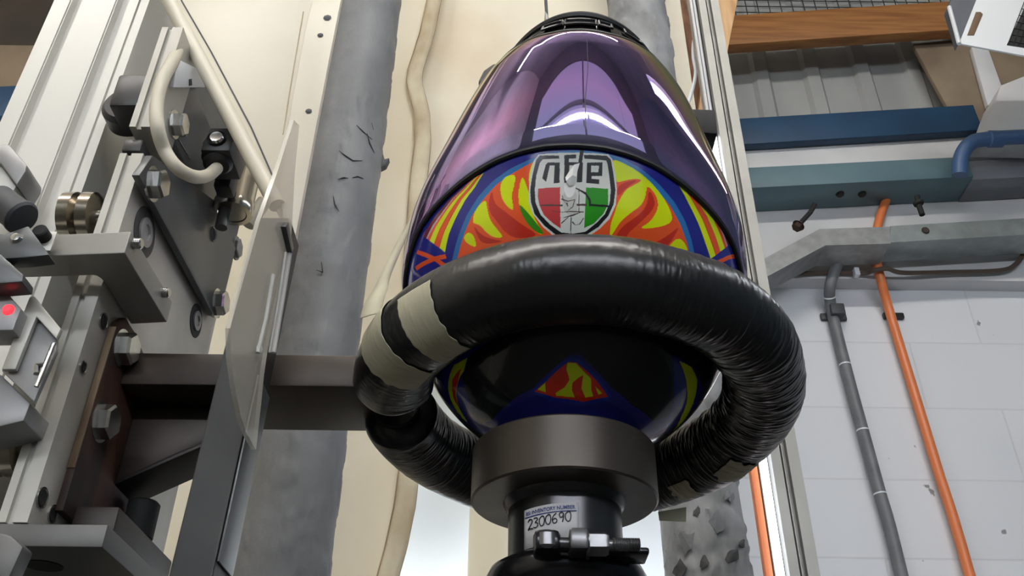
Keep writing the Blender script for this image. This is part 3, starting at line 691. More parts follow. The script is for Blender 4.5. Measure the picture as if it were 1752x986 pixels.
bm = NB(); prism(bm, [at_Y(62, 540, YW+.005), at_Y(97, 580, YW+.005), at_Y(96, 600, YW+.005), at_Y(58, 688, YW+.005), at_Y(2, 634, YW+.005), at_Y(26, 600, YW+.005)], (0, .004, 0), .0008); finish('web', bm, M_grey_al, r)
bm = NB(); tube(bm, [at_Y(76, 626, YW), at_Y(64, 626, YW), at_Y(63, 640, YW)], .0022, 8); finish('wire_clip', bm, M_steel, r)
bm = NB(); tube(bm, [at_Y(92, 588, YW), at_Y(62, 662, YW)], .0016, 8); finish('edge_strip', bm, M_steel, r)
bm = NB(); prism(bm, [at_Y(0, 640, YW+.012), at_Y(52, 690, YW+.012), at_Y(40, 720, YW+.012), at_Y(-40, 740, YW+.012), at_Y(-40, 640, YW+.012)], (0, .03, 0), .001); finish('spacer_block', bm, M_grey_al, r)
# rusty flange and arm
XF = -.2935
r = thing('release_bracket', 'rust-brown steel bracket with bolted flange and gusset, reaching to the black ring', 'arm', at_X(210, 650, XF))
fz0, fz1 = .212+H, .368+H
bm = NB(); prism(bm, [(XF, .583, fz0), (XF, .70, fz0), (XF, .70, fz1-.03), (XF, .67, fz1-.012), (XF, .615, fz1), (XF, .592, fz1), (XF, .583, fz1-.010)], (-.0062, 0, 0), .0015); fl = finish('flange', bm, M_rust, r)
bm = NB(); prism(bm, [(XF-.0058, .5822, fz0+.03), (XF-.0004, .5822, fz0+.03), (XF-.0004, .5822, fz1-.014), (XF-.0058, .5822, fz1-.014)], (0, .0012, 0), .0005); finish('worn_edge', bm, M_rustedge, fl)
for px, py in ((209, 597), (173, 722)): bolt('hex_bolt', px, py, XF, .0128, .010, r, None, .25)
YA0, YA1 = .612, .690
za0 = at_Y(430, 660, YA0).z; za1 = at_Y(430, 606, YA0).z
bm = NB(); box(bm, XF, -.088, YA0, YA1, za0, za1, .0012); finish('bar', bm, M_brownsteel, r)
def gus(y0, y1, m):
    g = [at_Y(236, 662, YA0), at_Y(372, 662, YA0), at_Y(370, 742, YA0), at_Y(180, 822, YA0)]
    X0 = XF
    g = [Vector((X0, y0, za0)), Vector((at_Y(372, 662, YA0).x, y0, za0)), Vector((at_Y(364, 750, .648).x, y0, at_Y(364, 750, .648).z)), Vector((X0, y0, at_Y(200, 822, .648).z))]
    return prism(NB(), g, (0, y1-y0, 0), .001)
finish('gusset', gus(.648, .658, 0), M_brownsteel, r)
finish('gusset', gus(YA1-.012, YA1-.002, 0), M_blacksteel, r)
g2 = at_Y(364, 750, .648); g3 = at_Y(200, 822, .648)
bm = NB(); prism(bm, [Vector((XF, .647, g3.z)), Vector((g2.x, .647, g2.z)), Vector((g2.x, .647, g2.z-.004)), Vector((XF, .647, g3.z-.004))], (0, .043, 0), .0008); finish('bottom_strap', bm, M_blacksteel, r)
bm = NB(); prism(bm, [(XF-.001, .60, fz0-.014), (XF-.001, .72, fz0-.014), (XF-.001, .72, fz0+.01), (XF-.001, .60, fz0+.01)], (.03, 0, 0), .002); finish('clamp_block', bm, M_blacksteel, r)
# lower aluminium block
XK = -.2495
zk0, zk1 = at_X(185, 946, XK).z, at_X(195, 908, XK).z
r = thing('stop_block', 'dull aluminium stop block under the carriage plate, bottom left', 'block', (XK, .56, zk0))
bm = NB(); box(bm, -.345, XK, .556, .76, zk0, zk1, .0008); finish('body', bm, M_dull, r)
p = at_Z(75, 968, zk0); bm = NB(); lathe(bm, [(0, -.001), (.011, -.001), (.012, .0)], p, (0, 0, -1), 24); bm2 = bm
for v in bm.verts: v.co.z = zk0-.0006
finish('bored_hole', bm, M_hole, r)
bm = NB(); prism(bm, [at_Y(-30, 905, .54), at_Y(18, 915, .54), at_Y(40, 935, .54), at_Y(10, 1000, .54), at_Y(-30, 1000, .54)], (0, .015, 0), .002); finish('side_lug', bm, M_dull, r)
bm = NB(); cyl(bm, at_X(232, 925, -.28), (0, 0, 1), .012, .03, 20, .002); finish('black_stud', bm, M_blackmatt, r)
# upright bar with the clear guard plate clamped to it
YV = .556
r = thing('upright_bar', 'dark upright steel bar between the carriage and the cracked grey column', 'bar', at_Y(330, 986, YV))
bl = [at_Y(282, 1010, YV), at_Y(358, 1010, YV), at_Y(462, 520, YV), at_Y(402, 520, YV)]
d = (bl[3]-bl[0]).normalized()
def ext(p, z): return p+d*((z-p.z)/d.z)
a0, a1 = ext(bl[0], 0.0), ext(bl[0], at_Y(455, 372, YV).z); b0, b1 = ext(bl[1], 0.0), ext(bl[1], at_Y(455, 372, YV).z)
finish('bar', prism(NB(), [a0, b0, b1, a1], (0, .036, 0), .0012), M_barsteel, r, 20)
bm = NB(); e0 = ext(bl[1], at_Y(370, 960, YV).z); e1 = ext(bl[1], at_Y(430, 640, YV).z)
prism(bm, [e0+Vector((.0004, .001, 0)), e1+Vector((.0004, .001, 0)), e1+Vector((.0004, .035, 0)), e0+Vector((.0004, .035, 0))], (.0015, 0, 0), .0005); finish('grey_side', bm, mat('grey_side_steel', (112, 115, 117), .4, .4, (92, 96, 98), 18, (1, 1, .2)), r)  # thin facing, a lighter grey than the bar's front
# clear guard: the cream it reflects is mixed in as base colour
M_guard = D.materials.new('clear_polycarbonate'); M_guard.use_nodes = True
nt = M_guard.node_tree; b = nt.nodes['Principled BSDF']; b.inputs['Base Color'].default_value = lin((214, 210, 198)); b.inputs['Roughness'].default_value = .16
tr = nt.nodes.new('ShaderNodeBsdfTransparent'); mxs = nt.nodes.new('ShaderNodeMixShader'); mxs.inputs['Fac'].default_value = .44
nt.links.new(tr.outputs['BSDF'], mxs.inputs[1]); nt.links.new(b.outputs['BSDF'], mxs.inputs[2]); nt.links.new(mxs.outputs['Shader'], nt.nodes['Material Output'].inputs['Surface'])
XG = -.168
r = thing('guard_plate', 'scratched clear plastic guard plate with pointed top on the upright bar', 'guard', at_X(430, 600, XG))
gp_ = [(503, 205), (474, 296), (444, 380), (419, 470), (394, 562), (395, 610), (402, 665), (412, 712), (422, 742), (438, 770), (446, 700), (452, 640), (458, 600), (475, 520), (497, 425), (500, 380), (504, 300), (512, 215)]
finish('sheet', prism(NB(), plate_side(gp_, XG), (-.003, 0, 0)), M_guard, r, 20)
M_gedge = mat('scratched_clear_edge', (196, 197, 194), .3, 0, (150, 152, 152), 30, (1, 1, .1))
for lst, w in (([(468, 470), (455, 545), (441, 604)], .0014), ([(496, 432), (482, 520), (468, 604)], .0018), ([(489, 432), (476, 520), (461, 604)], .0010)):
    finish('scored_edge', tube(NB(), [at_X(x, y, XG+.002) for x, y in lst], w, 8), M_gedge, r)
bm = NB(); prism(bm, plate_side([(489, 388), (494, 380), (503, 425), (500, 434)], XG+.004), (-.004, 0, 0), .0005); finish('dark_notch', bm, M_darkplate, r)
bm = NB(); cyl(bm, at_X(440, 598, XG+.0), (1, 0, 0), .003, .003, 12, .0006); finish('rivet', bm, M_white, r)
# cream cover with rolled edge (upper left)
YO = .588
r = thing('cream_cover', 'cream sheet-metal cover with a rolled tubular edge, top left', 'cover', at_Y(480, 150, YO))
pts = [(272, -40), (300, -120), (612, -120), (585, 0), (545, 205), (505, 420), (495, 430), (478, 372), (462, 335)]
P_ = [at_Y(x, y, YO) for x, y in pts]
finish('panel', prism(NB(), P_, (0, .004, 0), .001), M_cream, r)
a, c = at_Y(256, -60, YO-.004), at_Y(474, 352, YO-.004)
finish('rolled_edge', tube(NB(), [a, c], .0068, 20), M_cream, r)
bm = NB(); prism(bm, [at_Y(536, 0, YO-.001), at_Y(585, 0, YO-.001), at_Y(545, 205, YO-.001), at_Y(505, 420, YO-.001), at_Y(492, 420, YO-.001), at_Y(478, 330, YO-.001), at_Y(500, 180, YO-.001), at_Y(522, 60, YO-.001)], (0, -.003, 0), .0012); finish('return_flange', bm, M_cream, r)
for lst in ([(310, 0), (362, 90), (430, 218), (466, 300)],):
    finish('seam', tube(NB(), [at_Y(x, y, YO-.0005) for x, y in lst], .0007, 6), M_knob, r)
finish('seam', tube(NB(), [at_Y(x, y, YO-.0002) for x, y in [(519, 20), (500, 130), (484, 230)]], .0006, 6), M_hem, r)
for x, y, s in ((560, 30, .004), (548, 60, .003), (528, 190, .003)):
    bm = NB(); p = at_Y(x, y, YO-.0045); lathe(bm, [(0, .0008), (s*.6, .0006), (s, 0)], p, (0, -1, 0), 7); finish('paint_chip', bm, M_knob, r)

# ================================================================== ANVIL, PEDESTAL
AX, AY = .0385, .6145
ZA0, ZA1 = H+.2325, H+.2712
r = thing('anvil', 'round dark steel anvil under the helmet', 'anvil', (AX, AY, ZA0))
M_anvil = mat('brown_machined_steel', (84, 76, 68), .4, .5, (66, 60, 54), 8, (2, 2, .25), bump=.03, bscale=120, rvar=.08)
bm = NB(); lathe(bm, [(0, 0), (.044, 0), (.064, 0), (.0655, .0012), (.0655, .0372), (.064, ZA1-ZA0), (0, ZA1-ZA0)], (AX, AY, ZA0), (0, 0, 1), 96); finish('striking_disc', bm, M_anvil, r)
ZN0 = H+.150
M_neck = mat('dark_machined_steel', (74, 74, 76), .28, .75, (56, 56, 58), 12)
bm = NB(); lathe(bm, [(.0, ZA0-ZN0), (.043, ZA0-ZN0), (.041, ZA0-ZN0-.004), (.0392, ZA0-ZN0-.006), (.0392, .0), (0, 0)], (AX, AY, ZN0), (0, 0, 1), 80); nk = finish('neck', bm, M_neck, r)
def on_neck(u, z, rad=.0396, ang0=0.0):
    """u: arc length to the right of the front line"""
    a = u/rad+ang0; return Vector((AX+rad*math.sin(a), AY-rad*math.cos(a), z))
# inventory sticker
LW, LH = .0385, .0265
cen = math.atan2(at_Y(938, 893, AY-.038).x-AX, .0392); zc = at_Y(938, 896, AY-.038).z+.0
def patch(bm, u0, u1, z0, z1, rad, shear=0.0, n=18):
    A = []
    for i in range(n+1):
        u = u0+(u1-u0)*i/n; A.append((bm.verts.new(on_neck(u, zc+z0+shear*u, rad, cen)), bm.verts.new(on_neck(u, zc+z1+shear*u, rad, cen))))
    for p, q in zip(A, A[1:]): bm.faces.new((p[0], q[0], q[1], p[1]))
    return bm
SH = .045
o = finish('inventory_label', patch(NB(), -LW/2, LW/2, -LH/2, LH/2, .0393, SH), M_paper, r, 60); solidify(o, .0003, 1.0)
o['label'] = 'white inventory sticker reading 2300690'
lab = o
o2 = finish('printed_rule', patch(NB(), -LW/2+.001, LW/2-.001, .0072, .0078, .03975, SH), M_blueink, lab, 0)
cu = D.curves.new('heading', 'FONT'); cu.body = 'BSI INVENTORY NUMBER'; cu.size = .0035; cu.align_x = 'CENTER'; cu.offset = .00005
to = D.objects.new('heading', cu); COL.objects.link(to)
dg = bpy.context.evaluated_depsgraph_get(); dg.update()
me = D.meshes.new_from_object(to.evaluated_get(dg)); D.objects.remove(to)
xsv = [v.co.x for v in me.vertices]; sc_ = (LW-.004)/(max(xsv)-min(xsv))
for v in me.vertices:
    u, z = v.co.x*sc_, v.co.y+.0088; v.co = on_neck(u, zc+z+SH*u, .0398, cen)
link('printed_heading', me, M_blueink, lab, 0)
DIG = {'2': [[(0, .75), (.2, 1), (.5, 1), (.65, .75), (.4, .4), (0, .0), (.3, .08), (.75, .0)]],
       '3': [[(.05, .95), (.4, 1), (.6, .8), (.25, .55), (.6, .4), (.55, .1), (.25, 0), (0, .1)]],
       '0': [[(.35, 1), (.05, .75), (0, .35), (.25, 0), (.55, .1), (.68, .5), (.6, .9), (.35, 1)]],
       '6': [[(.55, 1), (.2, .75), (.02, .35), (.2, .02), (.5, .05), (.6, .3), (.35, .48), (.08, .3)]],
       '9': [[(.6, .85), (.35, 1), (.08, .8), (.2, .5), (.5, .55), (.62, .85), (.58, .4), (.45, 0)]]}
dx = -.0155
for k, ch in enumerate('2300690'):
    bm = NB()
    for st in DIG[ch]:
        sp = smooth_path([(px*.0052, py*.0066, 0) for px, py in st], 5)
        tube(bm, [on_neck(dx+p.x, zc-.0012+p.y+k*.00028+SH*(dx+p.x), .0399, cen) for p in sp], .00035, 6)
    finish('handwritten_digit', bm, M_ink, lab, 60); dx += .0044
# clamp ring and column
ZF = H+.178
M_clamp = mat('oily_black_steel', (52, 52, 56), .22, .75, (38, 38, 42), 18)
r = thing('pedestal', 'dark steel pedestal column below the anvil neck', 'pedestal', (AX, AY, 0))
bm = NB(); lathe(bm, [(0, 0), (.12, 0), (.12, .018), (.05, .022), (.045, .03), (.045, ZN0-.02), (.048, ZN0-.018), (.048, ZN0), (0, ZN0)], (AX, AY, 0), (0, 0, 1), 64); finish('column', bm, M_neck, r)
r = thing('ring_clamp', 'oily black ring clamp with a bolt around the pedestal neck', 'clamp', (AX, AY, ZF))
prof = [(.0398, -.012), (.047, -.0125), (.0515, -.009), (.0535, -.003), (.0535, .002), (.051, .007), (.046, .010), (.0398, .0105), (.0398, -.012)]
bm = NB(); lathe(bm, prof, (AX, AY, ZF), (0, 0, 1), 80); finish('band', bm, M_clamp, r)
def fr(px, py, Y=.556): return at_Y(px, py, Y)
bm = NB(); a = fr(913, 945); box(bm, a.x, a.x+.016, .545, .572, ZF+.000, ZF+.013, .003); finish('lug', bm, M_clamp, r)
bm = NB(); cyl(bm, Vector((a.x+.008, .552, ZF+.001)), (0, 0, 1), .0085, .0115, 24, .002); finish('pivot_pin', bm, M_dullsteel, r)
bz = ZF+.006
bm = NB(); tube(bm, [(a.x+.006, .551, bz), (a.x+.058, .551, bz-.001)], .0036, 16); finish('eye_bolt', bm, M_dullsteel, r)
for i in range(14):
    pass
x1 = fr(972, 930).x
bm = NB(); box(bm, x1, x1+.0115, .540, .560, ZF-.001, ZF+.0125, .002); finish('saddle', bm, M_dullsteel, r)
bm = NB(); prof = []
for i in range(16): prof += [(.0042, i*.0011), (.0036, i*.0011+.00055)]
lathe(bm, [(0, 0)]+prof+[(0, .0176)], (x1+.0265, .551, bz-.0005), (1, 0, 0), 20); finish('thread', bm, M_dullsteel, r)
bm = NB(); hexhead(bm, (x1+.0118, .551, bz-.0003), (1, 0, 0), .0078, .0125); finish('clamp_nut', bm, M_dullsteel, r)
bm = NB(); box(bm, x1+.016, x1+.05, .556, .578, ZF+.0015, ZF+.006, .0015); finish('lug', bm, M_clamp, r)

# ================================================================== PADDED RING
RC = Vector((.0512, .636, H+.3265)); RR, RT = .1420, .0300; TAU = math.radians(6.0)
RF = Vector((0, -math.cos(TAU), math.sin(TAU))); RX = Vector((1, 0, 0)); RN = RX.cross(RF)*-1.0
if RN.z < 0: RN = -RN
def ring_pt(phi, psi, rad):
    """phi from the front towards +X; psi round the tube, 0 = outward, 90 = up"""
    e = RX*math.sin(phi)+RF*math.cos(phi)
    return RC+e*(RR+rad*math.cos(psi))+RN*(rad*math.sin(psi))
def wrinkle(phi, psi):
    d = math.degrees(phi)
    w = .3+.7*max(0, min(1, (d-5)/35))*max(0, min(1, (175-d)/35))                    # the wrap is more creased towards the right
    q = Vector((phi*30, math.cos(psi)*.9, math.sin(psi)*.9))
    v = noise.noise(q)*.6+noise.noise(q*2.3+Vector((7, 3, 1)))*.5
    big = noise.noise(Vector((phi*3, math.cos(psi)*.7, math.sin(psi)*.7+5)))
    v = (abs(v)-.3)
    inner = .5+.5*max(0, -math.cos(psi))
    tl = .0016*max(0, 1-abs(d+100)/22)*noise.noise(Vector((phi*22, psi*1.6, 2)))*3
    return .0016*w*v*inner*2.0+.0016*big+tl
G0, G1 = math.radians(-87), math.radians(360-97)
def ring_surface(p0, p1, s0, s1, n, m, extra=0.0, endcap=False, ragged=0.0, seed=0.0):
    P = np.zeros((n, m, 3))
    for i in range(n):
        ph = p0+(p1-p0)*i/(n-1)
        for k in range(m):
            ps = s0+(s1-s0)*k/(m-1)
            f = 1.0
            if endcap:
                e = min(abs(ph-G0), abs(G1-ph))*RR
                f = math.sqrt(max(0.0, 1-max(0, 1-e/.014)**2))
            pp = ph
            if ragged:
                t = i/(n-1)
                pp = ph+ragged*(1 if t > .5 else -1)*abs(2*t-1)**3*noise.noise(Vector((ps*5, seed, 3.0+(t > .5))))
            P[i, k] = ring_pt(pp, ps, max(.0006, (RT+wrinkle(pp, ps))*f+extra))
    return P
M_vinyl = mat('black_vinyl_wrap', (27, 28, 30), .30, 0, (23, 24, 26), 10, bump=.2, bscale=120, rvar=.06)
r = thing('padded_ring', 'black vinyl-wrapped padded ring encircling the helmet', 'ring', RC)
P = ring_surface(G0, G1, 0, 2*math.pi*(1-1/96), 1100, 96, 0, True)
grid_mesh('vinyl_wrap', P, M_vinyl, r, 80, True)
for ph in (G0, G1):
    bm = NB(); cyl(bm, ring_pt(ph+(.02 if ph == G0 else -.02), math.pi, 0.0), RX*math.cos(ph)-RF*math.sin(ph), .018, .004, 24, .001); finish('foam_end', bm, M_blackmatt, r)
def psi_for(px, py, phi):   # where on the tube a line of sight meets it
    best = None
    d = sight(px, py).normalized()
    for k in range(360):
        p = ring_pt(phi, math.radians(k), RT)-EYE
        e = (p-d*p.dot(d)).length
        if p.dot(d) < (ring_pt(phi, 0, 0)-EYE).length+.005 and (best is None or e < best[0]): best = (e, k)
    return math.radians(best[1])
def band(p0, p1, s0, s1, label, ragged=.03, seed=0.0, n=40, m=70, extra=.0013):
    P = ring_surface(math.radians(p0), math.radians(p1), math.radians(s0), math.radians(s1), n, m, extra, False, ragged, seed)
    o = grid_mesh('masking_tape', P, M_tape, r, 80); solidify(o, .0004, 1.0); o['label'] = label; return o
TAPES = [(-48, -37.5, -115, 4, 'short strip of masking tape with a torn upper end'), (-66.5, -55, -118, 80, 'long strip of masking tape wrapped over the ring end'),
         (109, 120, -112, -60, 'small masking tape patch at the right of the ring'), (131, 139, -125, -85, 'scrap of masking tape hanging under the ring')]
for i, t in enumerate(TAPES): band(t[0], t[1], t[2], t[3], t[4], (.012, .012, .03, .03)[i], i*3.3)
# loose tail of tape running up behind the helmet
le = [(616, 545), (624, 518), (638, 496), (654, 464), (678, 415), (705, 370), (728, 338)]; ri = [(655, 535), (657, 512), (664, 490), (670, 468), (690, 420), (711, 373), (732, 340)]
yy = [.548, .552, .566, .60, .66, .71, .74]
la = smooth_path([at_Y(x, y, Y) for (x, y), Y in zip(le, yy)], 8); ra = smooth_path([at_Y(x, y, Y) for (x, y), Y in zip(ri, yy)], 8)
o = grid_mesh('tape_tail', np.array([[list(a), list((a+c)/2+Vector((0, -.001, 0))), list(c)] for a, c in zip(la, ra)]), M_tape, r, 80); solidify(o, .0005)
# hanging scrap under the ring
bm = NB(); prism(bm, [at_Y(1126, 876, .70), at_Y(1174, 868, .70), at_Y(1174, 893, .70), at_Y(1128, 891, .70)], (0, .0006, 0)); finish('masking_tape', bm, M_tape, r)

# ================================================================== HELMET (upside down, crown on the anvil)
KN=np.array([
[0.0000, 0.000, 0.000, 0.000],
[0.0020,-0.020, 0.018, 0.022],
[0.0070,-0.034, 0.036, 0.044],
[0.0165,-0.050, 0.0603,0.063],
[0.0375,-0.066, 0.0874,0.087],
[0.0660,-0.081, 0.1127,0.1085],
[0.0980,-0.094, 0.132, 0.124],
[0.1280,-0.1085,0.144, 0.1345],
[0.1580,-0.1185, 0.152, 0.1365],
[0.1880,-0.1272,0.156, 0.1348],
[0.2280,-0.1370, 0.158, 0.1215],
[0.2700,-0.1445,0.157, 0.1040],
[0.2900,-0.1452,0.155, 0.0930],
[0.3050,-0.1420, 0.150, 0.0800],
])
S=np.concatenate([[0],np.cumsum(np.hypot(np.diff(KN[:,0]),np.hypot(np.diff(KN[:,1]),np.diff(KN[:,3]))))]); S/=S[-1]
def pchip(x,xs,ys):
    h=np.diff(xs); d=np.diff(ys)/h; m=np.zeros(len(xs))
    for i in range(1,len(xs)-1):
        if d[i-1]*d[i]>0:
            w1=2*h[i]+h[i-1]; w2=h[i]+2*h[i-1]; m[i]=(w1+w2)/(w1/d[i-1]+w2/d[i])
    m[0]=d[0]; m[-1]=d[-1]
    i=np.clip(np.searchsorted(xs,x)-1,0,len(h)-1); t=(x-xs[i])/h[i]
    return ys[i]*(1+2*t)*(1-t)**2+h[i]*m[i]*t*(1-t)**2+ys[i+1]*t*t*(3-2*t)+h[i]*m[i+1]*t*t*(t-1)
def spline(x,xs,ys):
    """natural cubic spline: keeps the reflections on the shell even"""
    n=len(xs); h=np.diff(xs); A=np.eye(n); r=np.zeros(n)
    for i in range(1,n-1):
        A[i,i-1]=h[i-1]; A[i,i]=2*(h[i-1]+h[i]); A[i,i+1]=h[i]; r[i]=6*((ys[i+1]-ys[i])/h[i]-(ys[i]-ys[i-1])/h[i-1])
    m=np.linalg.solve(A,r)
    i=np.clip(np.searchsorted(xs,x)-1,0,n-2); a=xs[i+1]-x; b=x-xs[i]
    return (m[i]*a**3+m[i+1]*b**3)/(6*h[i])+(ys[i]/h[i]-m[i]*h[i]/6)*a+(ys[i+1]/h[i]-m[i+1]*h[i]/6)*b
def shell_local(th, s):
    """th: degrees from the front towards +x; s: 0 at the crown, 1 at the neck opening"""
    th = np.radians(th); z, yf, yb, a = [spline(s, S, KN[:, k]) for k in range(4)]; a = np.maximum(a, 1e-5)
    yc = (yf+yb)/2; h = (yb-yf)/2
    n = 2/pchip(z, np.array([0, .1, .16, .23, .31]), np.array([2.1, 2.1, 2.1, 2.05, 1.97]))
    c, sn = np.cos(th), np.sin(th)
    return np.stack([a*np.sign(sn)*abs(sn)**n, yc-h*np.sign(c)*abs(c)**n, z], -1)
def _turn():
    cz, sz = math.cos(math.radians(-3.5)), math.sin(math.radians(-3.5)); ct, st = math.cos(math.radians(4.0)), math.sin(math.radians(4.0))
    return np.array([[ct, 0, st], [0, 1, 0], [-st, 0, ct]]) @ np.array([[cz, -sz, 0], [sz, cz, 0], [0, 0, 1]])
TURN = _turn(); HO = np.array([.0385, .6145, H+.2715])
def shell(th, s): return shell_local(th, s) @ TURN.T + HO
def grown(th, s, d):
    """surface moved out along its normal"""
    P = shell(th, s); e = 1e-3
    du = shell(th+.2, s)-shell(th-.2, s); dv = shell(th, np.clip(s+e, .004, 1))-shell(th, np.clip(s-e, .003, .999))
    N = np.cross(du, dv); N /= np.linalg.norm(N, axis=-1)[..., None]+1e-12
    cen = HO+np.array([0, .03, .15]); sg = np.sign(np.sum(N*(P-cen), -1))[..., None]
    return P+N*sg*np.asarray(d)[..., None] if hasattr(d, '__len__') else P+N*sg*d
